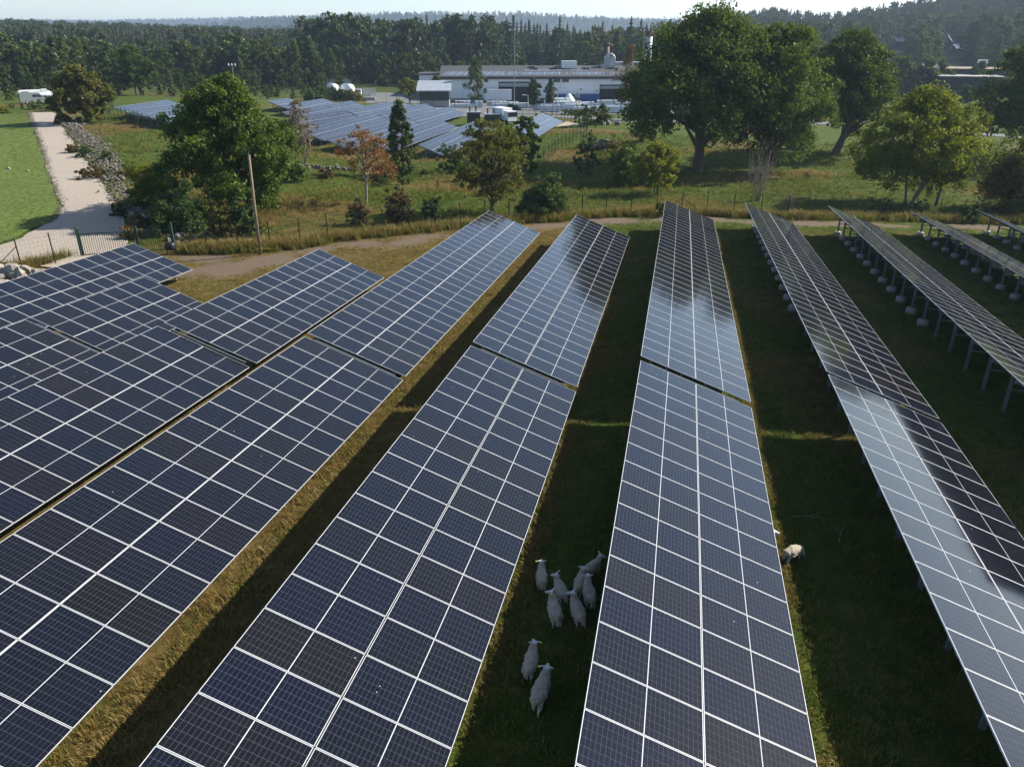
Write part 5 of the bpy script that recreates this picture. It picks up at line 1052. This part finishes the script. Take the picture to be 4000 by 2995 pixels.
for x in (-1.8, 2.3):
    for y in (-1, 1): inst('wheel', VWM, o_, (x, y, .36))
P = at(178, 386); P.z = gsurf(P.x, P.y); o_ = thing('trailer_boat', 'small white boat shaped trailer right of the vans', 'trailer', P, rz); w = MB(); w.tube([(-2, 0, .9), (-1, 0, .9), (1.2, 0, 1.0), (2.2, 0, 1.3)], [.5, .7, .6, .1], 10); w.build('hull', M['white'], o_, True); w = MB(); w.box(-.6, .6, -.5, .5, 1.4, 2.2); w.build('cabin', M['white'], o_)
for y in (-.7, .7): inst('wheel', VWM, o_, (0, y, .36))
# ------------------------------------------------------------------ roofs and houses at the right
def house(name, label, cat, px, py, dist, wpx, top, roofc, wallc, rz, rh=.45, dpt=9, group=None):
    P = at(px, py); w_ = wpx * depth(P) / FPX; h_ = min(14., max(3., hgt(P, top, px))); o_ = thing(name, label, cat, P, rz, group)
    e = h_ * (1 - rh); wl = MB(); wl.box(-w_ / 2, w_ / 2, -dpt / 2, dpt / 2, -1, e); wl.add([(-w_ / 2, -dpt / 2, e), (-w_ / 2, dpt / 2, e), (-w_ / 2, 0, h_)], ((2, 1, 0),)); wl.add([(w_ / 2, -dpt / 2, e), (w_ / 2, dpt / 2, e), (w_ / 2, 0, h_)], ((0, 1, 2),)); wl.build('wall', M[wallc], o_)
    rf = MB()
    for s_ in (-1, 1):
        v = [(-w_ / 2 - .4, s_ * (dpt / 2 + .4), e - .15), (w_ / 2 + .4, s_ * (dpt / 2 + .4), e - .15), (w_ / 2 + .4, 0, h_ + .05), (-w_ / 2 - .4, 0, h_ + .05)]; rf.add(v + [(a, b, c + .25) for a, b, c in v], ((0, 1, 2, 3), (7, 6, 5, 4), (0, 4, 5, 1), (1, 5, 6, 2), (2, 6, 7, 3), (3, 7, 4, 0)))
    r_ = rf.build('roof', M[roofc], o_); c = MB(); c.box(-.4, .4, -.4, .4, h_ - .6, h_ + 1.2); c.build('chimney', M['concrete'], r_)
    wm = MB(); wm.box(-.55, .55, -.06, 0, 1.2, 2.5); wm_ = wm.mesh('window', M['glass'])
    for i in range(4): inst('window', wm_, o_, (-w_ / 2 + w_ * (i + .5) / 4, -dpt / 2, max(0, e - 3.2)))
    return o_
house('house', 'white roofed house at the foot of the wooded hill, left of the dark house', 'house', 3470, 168, 430, 34, 128, 'white', 'white', .5); house('house', 'long low house with a pale metal roof on the hillside', 'house', 3515, 182, 425, 52, 146, 'roofl', 'red', .12)
house('house', 'dark house with a steep grey roof between hillside trees', 'house', 3690, 200, 420, 34, 140, 'roofd', 'roofd', 1.2, .6); house('house', 'small red house with a white roof at the hillside edge', 'house', 3738, 208, 415, 34, 176, 'white', 'red', .1)
P = atd(3700, 300, 330); zb = float(gz(P.x, P.y)[0]); P.z = zb; wd = 420 * depth(P) / FPX; tp = hgt(P, 272, 3700); o_ = thing('industrial_hall', 'wide flat roofed grey hall with a blue and white rooftop box', 'hall', P, -.2); w = MB(); w.box(-wd / 2, wd / 2, -4, 26, 0, tp); w.build('wall', M['roofd'], o_); w = MB(); w.box(-wd / 2 - .3, wd / 2 + .3, -4.3, 26.3, tp, tp + .4); w.build('roof', M['wood'], o_)
k_ = depth(P) / FPX; w = MB(); w.box(98 * k_, 128 * k_, 2, 6, tp + .3, tp + 2.0); w.build('rooftop_box', M['blue'], o_); w = MB(); w.box(98 * k_, 128 * k_, 2, 6, tp + 2.0, tp + 3.2); w.build('rooftop_box_top', M['white'], o_)
for x in (-95, -75, -48, -35): w = MB(); w.box(x * k_, (x + 16) * k_, -2, 1, tp + .3, tp + 1.7); w.build('rooftop_unit', M['white'], o_)
P = atd(3790, 330, 300); zb = float(gz(P.x, P.y)[0]); P.z = zb; wd = 215 * depth(P) / FPX; tp = hgt(P, 302, 3790); o_ = thing('low_hall', 'low dark hall with a pale grey roof in front of the wide hall', 'hall', P, -.15); w = MB(); w.box(-wd / 2, wd / 2, 0, 14, 0, tp); w.build('wall', M['dark'], o_); w = MB(); w.box(-wd / 2 - .4, wd / 2 + .4, -.5, 14.5, tp, tp + .3); w.build('roof', M['concrete'], o_)
# ------------------------------------------------------------------ sheep
m, t, b = newmat('wool'); n1 = noise(t, 26, objco(t), 5, .75); n2 = noise(t, 4, objco(t), 3)
c_ = ramp(t, n1, [(.28, (.20, .16, .105)), (.5, (.44, .37, .27)), (.75, (.60, .53, .41))]); t.links.new(mixc(t, mth(t, 'MULTIPLY', n2, .5), c_, (.34, .28, .19)), b.inputs['Base Color'])
b.inputs['Roughness'].default_value = 1; b.inputs['Sheen Weight'].default_value = .3; bump(t, b, n1, .03, 1.); M['wool'] = m
M['sheepface'] = plain('sheep_face', (.50, .48, .455), .8, 0, .12, 9); M['hoof'] = plain('hoof', (.05, .042, .036), .7); M['tag'] = plain('ear_tag', (.72, .62, .03), .5)
def sheep(name, label, P, rz, s, turn=0., down=0., stride=0., seed=0, group=None, graze=False):
    g = np.random.default_rng(seed); J = []; E = []; Rr = []
    def j(p, r, par=None): J.append(Vector(p)); Rr.append(r); (E.append((par, len(J) - 1)) if par is not None else None); return len(J) - 1
    pel = j((-.24, 0, .45), (.21, .175)); mid = j((.02, 0, .445), (.225, .20), pel); ch = j((.25, 0, .46), (.185, .18), mid)
    if graze: nb = j((.38, 0, .40), (.10, .10), ch); n2 = j((.47, 0, .28), (.075, .075), nb); hd = Vector((.53, 0, .17)); ax = Vector((.10, 0, -.09))
    else: nb = j((.36, 0, .55), (.135, .13), ch); n2 = j((.43, 0, .66), (.098, .098), nb); hd = Vector((.47, 0, .745)); ax = Vector((.115, 0, -.045))
    rt = Matrix.Rotation(turn, 3, 'Z') @ Matrix.Rotation(down, 3, 'Y'); a1 = rt @ ax
    h0 = j(hd, (.080, .085), n2); h1 = j(hd + a1 * .8, (.060, .064), h0); h2 = j(hd + a1 * 1.75 + Vector((0, 0, -.01)), (.038, .038), h1)
    ears = []
    for q in (-1, 1):
        e0 = hd + rt @ Vector((-.01, q * .065, .035)); e1 = hd + rt @ Vector((-.035, q * .125, .045)); e2 = hd + rt @ Vector((-.045, q * .175, .03)); a = j(e0, (.022, .022), h0); b_ = j(e1, (.024, .014), a); c = j(e2, (.010, .008), b_); ears.append(e2)
    ru = j((-.37, 0, .44), (.165, .15), pel); t1 = j((-.44, 0, .42), (.036, .036), ru); t2 = j((-.475, 0, .33), (.032, .032), t1); t3 = j((-.48, 0, .235), (.024, .024), t2)
    low = []
    for q in (-1, 1):
        st = stride * q
        k0 = j((-.30, q * .085, .33), (.085, .075), pel); k1 = j((-.26 + st * .4, q * .10, .26), (.055, .05), k0); k2 = j((-.36 + st * .8, q * .10, .165), (.027, .027), k1); k3 = j((-.335 + st, q * .10, .07), (.021, .021), k2); k4 = j((-.33 + st, q * .10, .012), (.024, .026), k3); low.append((k1, k2, k3, k4))
        f0 = j((.24, q * .08, .33), (.07, .07), ch); f1 = j((.245 - st * .5, q * .085, .19), (.031, .031), f0); f2 = j((.24 - st * .8, q * .085, .09), (.021, .021), f1); f3 = j((.25 - st, q * .085, .012), (.024, .026), f2); low.append((f0, f1, f2, f3))
    me = bpy.data.meshes.new('body'); me.from_pydata([tuple(v) for v in J], E, []); o = bpy.data.objects.new('body', me); COL.objects.link(o)
    sk = o.modifiers.new('skin', 'SKIN'); sk.branch_smoothing = .6; sk.use_smooth_shade = True
    for sv, r in zip(me.skin_vertices[0].data, Rr): sv.radius = r
    me.skin_vertices[0].data[0].use_root = True
    ss = o.modifiers.new('sub', 'SUBSURF'); ss.levels = 3; ss.render_levels = 3
    dg = bpy.context.evaluated_depsgraph_get(); em = bpy.data.meshes.new_from_object(o.evaluated_get(dg)); bpy.data.objects.remove(o); em.name = 'body'
    n = len(em.vertices); co = np.empty(n * 3); em.vertices.foreach_get('co', co); co = co.reshape(-1, 3); no = np.empty(n * 3); em.vertices.foreach_get('normal', no); no = no.reshape(-1, 3)
    Jn = np.array([tuple(v) for v in J]); d = np.linalg.norm(co[:, None] - Jn[None], axis=2) - np.array([r[0] for r in Rr])[None] * .8; near = d.argmin(1)
    skin_ids = {h0, h1, h2} | {i for L_ in low for i in L_[1:]} | set(range(h2 + 1, ru)); skin = np.array([i in skin_ids for i in near]); w = ~skin
    f = np.array([mnoise.noise(Vector(p * 9 + seed)) * .030 + mnoise.noise(Vector(p * 24 + seed)) * .028 + mnoise.noise(Vector(p * 48)) * .014 for p in co]); co += no * (f * w)[:, None] + no * (w * .012)[:, None]
    em.vertices.foreach_set('co', co.ravel())
    for a in (M['wool'], M['sheepface'], M['hoof']): em.materials.append(a)
    hoofs = {L_[3] for L_ in low}
    for p in em.polygons: k = [near[v] for v in p.vertices]; z = sum(co[v][2] for v in p.vertices) / len(k); p.material_index = 2 if (k[0] in hoofs and z < .035) else (1 if all(skin[v] for v in p.vertices) else 0)
    em.polygons.foreach_set('use_smooth', [True] * len(em.polygons)); em.update()
    root = thing(name, label, 'sheep', P, rz, group); root.scale = (s, s * 1.12, s * 1.04); inst('body', em, root)
    tg = MB(); e = ears[0 if seed % 2 else 1]; tg.box(-.018, .018, -.026, .026, -.03, .012, 0, Matrix.Translation(e)); tg.build('ear_tag', M['tag'], root)
    ey = MB()
    for q in (-1, 1): c = hd + rt @ (ax * .85) + rt @ Vector((0, q * .046, .018)); ey.lathe([(.003, -.012), (.011, -.006), (.011, .006), (.003, .012)], 6, 0, (0, 0)); ey.v[-24:] = [tuple(Vector(p) + c) for p in ey.v[-24:]]
    ey.build('eyes', M['black'], root); return root
def sheep_by(label, hind, head, turn, seed, stride=.0, sc_=.5133, off=(1900, 2050)):
    H = at(off[0] + hind[0] * sc_, off[1] + hind[1] * sc_); H.z = gsurf(H.x, H.y); d = pray(off[0] + head[0] * sc_, off[1] + head[1] * sc_); best = None
    for s in np.linspace(.70, 1.1, 41):
        z = H.z + .73 * s; t = (z - ZC) / d.z; Q = CAM + d * t; L = math.hypot(Q.x - H.x, Q.y - H.y); e = abs(L - .83 * s)
        if best is None or e < best[0]: best = (e, s, Q)
    e, s, Q = best; rz = math.atan2(Q.y - H.y, Q.x - H.x); P = H + Vector((math.cos(rz), math.sin(rz), 0)) * (.335 * s); P.z = gsurf(P.x, P.y) - .005
    return sheep('sheep', label, P, rz, s, turn, 0., stride, seed, 'sheep grazing between the solar tables')
sheep_by('sheep standing alone at the upper left of the flock, facing straight away', (420, 508), (420, 298), 0, 2, .04)
sheep_by('sheep with head turned left, right behind the sheep standing alone', (588, 612), (532, 375), 1.0, 3, .03)
sheep_by('sheep with head turned left and both hind legs in view, left of the lowest pair', (534, 790), (497, 505), 1.1, 4, .0)
sheep_by('sheep with shaggy rump and head turned left, right one of the lowest pair', (716, 795), (662, 512), 1.2, 5, .03)
sheep_by('sheep looking straight ahead, rightmost in the flock beside the solar table edge', (790, 655), (770, 385), -.1, 6, .05)
sheep_by('sheep with pricked ears in the middle of the flock, behind the shaggy one', (688, 560), (735, 332), -.1, 7, .03)
sheep_by('sheep farthest up the corridor with head turned right', (752, 425), (822, 262), -.7, 8, .04)
sheep_by('woolly sheep glancing left, upper one of the two stragglers below the flock', (313, 1186), (365, 890), .35, 9, .03)
sheep_by('striding sheep with a white tail, lowest in the photo', (375, 1425), (462, 1082), .15, 10, .13)
P = at(3066, 2197); P.z = gsurf(P.x, P.y); sheep('sheep', 'lone sheep grazing head down right of the middle table', P + Vector((.2, .2, 0)), .75, .78, -.3, .3, .05, 12, 'sheep grazing between the solar tables', True)
P = at(3030, 2160); P.z = gsurf(P.x, P.y); sheep('sheep', 'sheep almost hidden under the middle table, only part of its head showing', Vector((P.x - .46, P.y + .2, P.z)), .1, .78, 0, 0, 0, 14, 'sheep grazing between the solar tables')
# ------------------------------------------------------------------ grass
def tuft(seed, n, h, spread, wdt, mat, droop=.5):
    g = np.random.default_rng(seed); Q = []; T = []
    for i in range(n):
        a = g.random() * 6.283; r0 = spread * g.random() ** .7; p = np.array([r0 * math.cos(a * 3.1), r0 * math.sin(a * 3.1), 0]); hh = h * (.55 + .6 * g.random()); o = np.array([math.cos(a), math.sin(a), 0]); s = np.array([-o[1], o[0], 0]) * wdt
        q1 = p + o * hh * .18 + np.array([0, 0, hh * .6]); q2 = p + o * hh * (.25 + droop * g.random()) + np.array([0, 0, hh * (.75 + .3 * g.random())]); tt = g.random()
        Q += [[p - s, p + s, q1 + s * .8, q1 - s * .8], [q1 - s * .8, q1 + s * .8, q2 + s * .15, q2 - s * .15]]; T += [tt * .7, tt]
    return quads_mesh('grass_tuft', np.array(Q), mat, np.array(T))
TUF = [tuft(400 + i, 16, .12, .17, .007, M['grassb']) for i in range(4)] + [tuft(410 + i, 15, .15, .17, .006, M['grassy']) for i in range(4)] + \
      [tuft(420 + i, 20, .50, .26, .013, M['grassb'], .35) for i in range(3)] + [tuft(430 + i, 20, .62, .26, .012, M['grassy'], .3) for i in range(3)]
g = np.random.default_rng(91)
def scat(n, x0, x1, y0, y1): return x0 + (x1 - x0) * g.random(n), y0 + (y1 - y0) * g.random(n)
LOW = [(nm, o[0] + SLOPE * math.cos(R(20)), o[1], L) for nm, o, L, *_ in TAB]
def table_mask(x, y):
    """True where a table hides the ground from above, away from its edges"""
    mk = np.zeros(len(x), bool)
    for nm, xl, yf, L in LOW: mk |= (x > xl - 3.2) & (x < xl - .55) & (y < yf - .6) & (y > yf - L + .6)
    return mk
gpts = []; gscl = []; gidx = []
# between the tables
x, y = scat(230000, -40, 36, 3, 80); w_ = 30. / np.maximum(14, np.hypot(x, y)); ins = y < fence_y(x) - .2; d_ = dirt_f(x, y)
k = ~table_mask(x, y) & ins & (g.random(len(x)) < np.minimum(1, w_)) & (g.random(len(x)) > d_ * 1.6); x, y = x[k], y[k]; dr = dry_f(x, y)
# golden fringe that grows tall in the sun along the low edges
fx = []; fy = []
for nm, xl, yf, L in LOW:
    n = int(L * 45); fx.append(xl + .12 + np.abs(g.normal(size=n)) * .30 - .15); fy.append(yf - L * g.random(n))
fx = np.concatenate(fx); fy = np.concatenate(fy); k = rnoise(fx, fy, 1.1, 12) + rnoise(fx, fy, 4, 13) > .8; fx, fy = fx[k], fy[k]
dry1 = g.random(len(x)) < np.clip(dr * 1.15 - .12, .05, .95); i1 = np.where(dry1, 4 + g.integers(0, 4, len(x)), g.integers(0, 4, len(x)))
gpts.append(np.stack([x, y], 1)); gscl.append(.65 + .8 * g.random(len(x)) * (.5 + rnoise(x, y, 1.7, 14))); gidx.append(i1)
gpts.append(np.stack([fx, fy], 1)); gscl.append(.8 + .8 * g.random(len(fx))); gidx.append(np.where(g.random(len(fx)) < .8, 4 + g.integers(0, 4, len(fx)), g.integers(0, 4, len(fx))))
# pasture beyond the fence and verges
x, y = scat(240000, -105, 64, 44, 150); out = y > fence_y(x) + .1; rd = np.interp(y, [p.y for p in ROADR[::-1]][0:0] or sorted(p.y for p in ROADR), [p.x for p in sorted(ROADR, key=lambda q: q.y)])
k = out & (x > rd + .3) & (g.random(len(x)) < np.minimum(1, 62. / np.hypot(x, y)) ** 1.5); x, y = x[k], y[k]; dr = dry_f(x, y); n_ = rnoise(x, y, 6, 21)
tall = g.random(len(x)) < .08 + .55 * sstep(.48, .78, n_); dry2 = g.random(len(x)) < np.clip(dr * 1.0 - .02, .10, .8)
i2 = np.where(tall, np.where(dry2, 11 + g.integers(0, 3, len(x)), 8 + g.integers(0, 3, len(x))), np.where(dry2, 4 + g.integers(0, 4, len(x)), g.integers(0, 4, len(x))))
gpts.append(np.stack([x, y], 1)); gscl.append(np.where(tall, .45, .95) + .7 * g.random(len(x))); gidx.append(i2)
# a tall fringe right under the fence
t_ = g.random(7000) * (len(FENCE) - 1); i0 = t_.astype(int); F_ = np.array(FENCE); q = F_[i0] + (F_[i0 + 1] - F_[i0]) * (t_ - i0)[:, None] + g.normal(size=(7000, 2)) * .45; q = q[(q[:, 0] < -44) | (q[:, 0] > -37)]
gpts.append(q); gscl.append(.7 + .9 * g.random(len(q))); gidx.append(np.where(g.random(len(q)) < .6, 11 + g.integers(0, 3, len(q)), 8 + g.integers(0, 3, len(q))))
# mown lawn
u = g.random(30000); v = g.random(30000); LL, LR = resample(lawnL, 200), resample(lawnR, 200); La = np.array([tuple(p) for p in LL]); Ra = np.array([tuple(p) for p in LR]); ii = (u * 199).astype(int); q = La[ii] * (1 - v[:, None] ** .6) + Ra[ii] * v[:, None] ** .6
gpts.append(q[:, :2] + g.normal(size=(30000, 2)) * .5); gscl.append(.7 + .5 * g.random(30000)); gidx.append(g.integers(0, 4, 30000))
gp = np.concatenate(gpts); scatter('grass', np.stack([gp[:, 0], gp[:, 1], gsv(gp[:, 0], gp[:, 1]) - .01], 1), np.concatenate(gscl), np.concatenate(gidx), TUF, g.random(len(gp)) * 6.283)
# twigs and pale stones lying in the shade
for i, (px, py, lab) in enumerate(((3165, 2030, 'thin pale twig in the shaded grass above the lone sheep'), (3290, 2090, 'forked bare twig in the shaded grass right of the lone sheep'))):
    q = at(px, py); w = MB(); w.tube([(-.5, 0, .03), (0, .06, .05), (.5, .02, .03)], [.012, .014, .006], 5); w.tube([(0, .06, .05), (.25, .3, .06)], [.009, .004], 4); o_ = w.build('twig', M['barkgrey'], None, False, (q.x, q.y, gsurf(q.x, q.y) + .04), (0, 0, i * 1.2)); tag(o_, lab, 'twig')
# ------------------------------------------------------------------ air: one closed box of even pale haze round everything
hb = MB(); hb.box(-6400, 6400, -880, 6500, -40, 172); hz = hb.mesh('haze', [])
m = bpy.data.materials.new('haze'); m.use_nodes = True; t = m.node_tree; t.nodes.remove(t.nodes['Principled BSDF']); pv = t.nodes.new('ShaderNodeVolumePrincipled')
pv.inputs['Color'].default_value = (.56, .72, .96, 1); pv.inputs['Density'].default_value = .00016; pv.inputs['Anisotropy'].default_value = .25
t.links.new(pv.outputs[0], t.nodes['Material Output'].inputs['Volume']); hz.materials.append(m)
tag(link(bpy.data.objects.new('haze', hz)), kind='stuff')
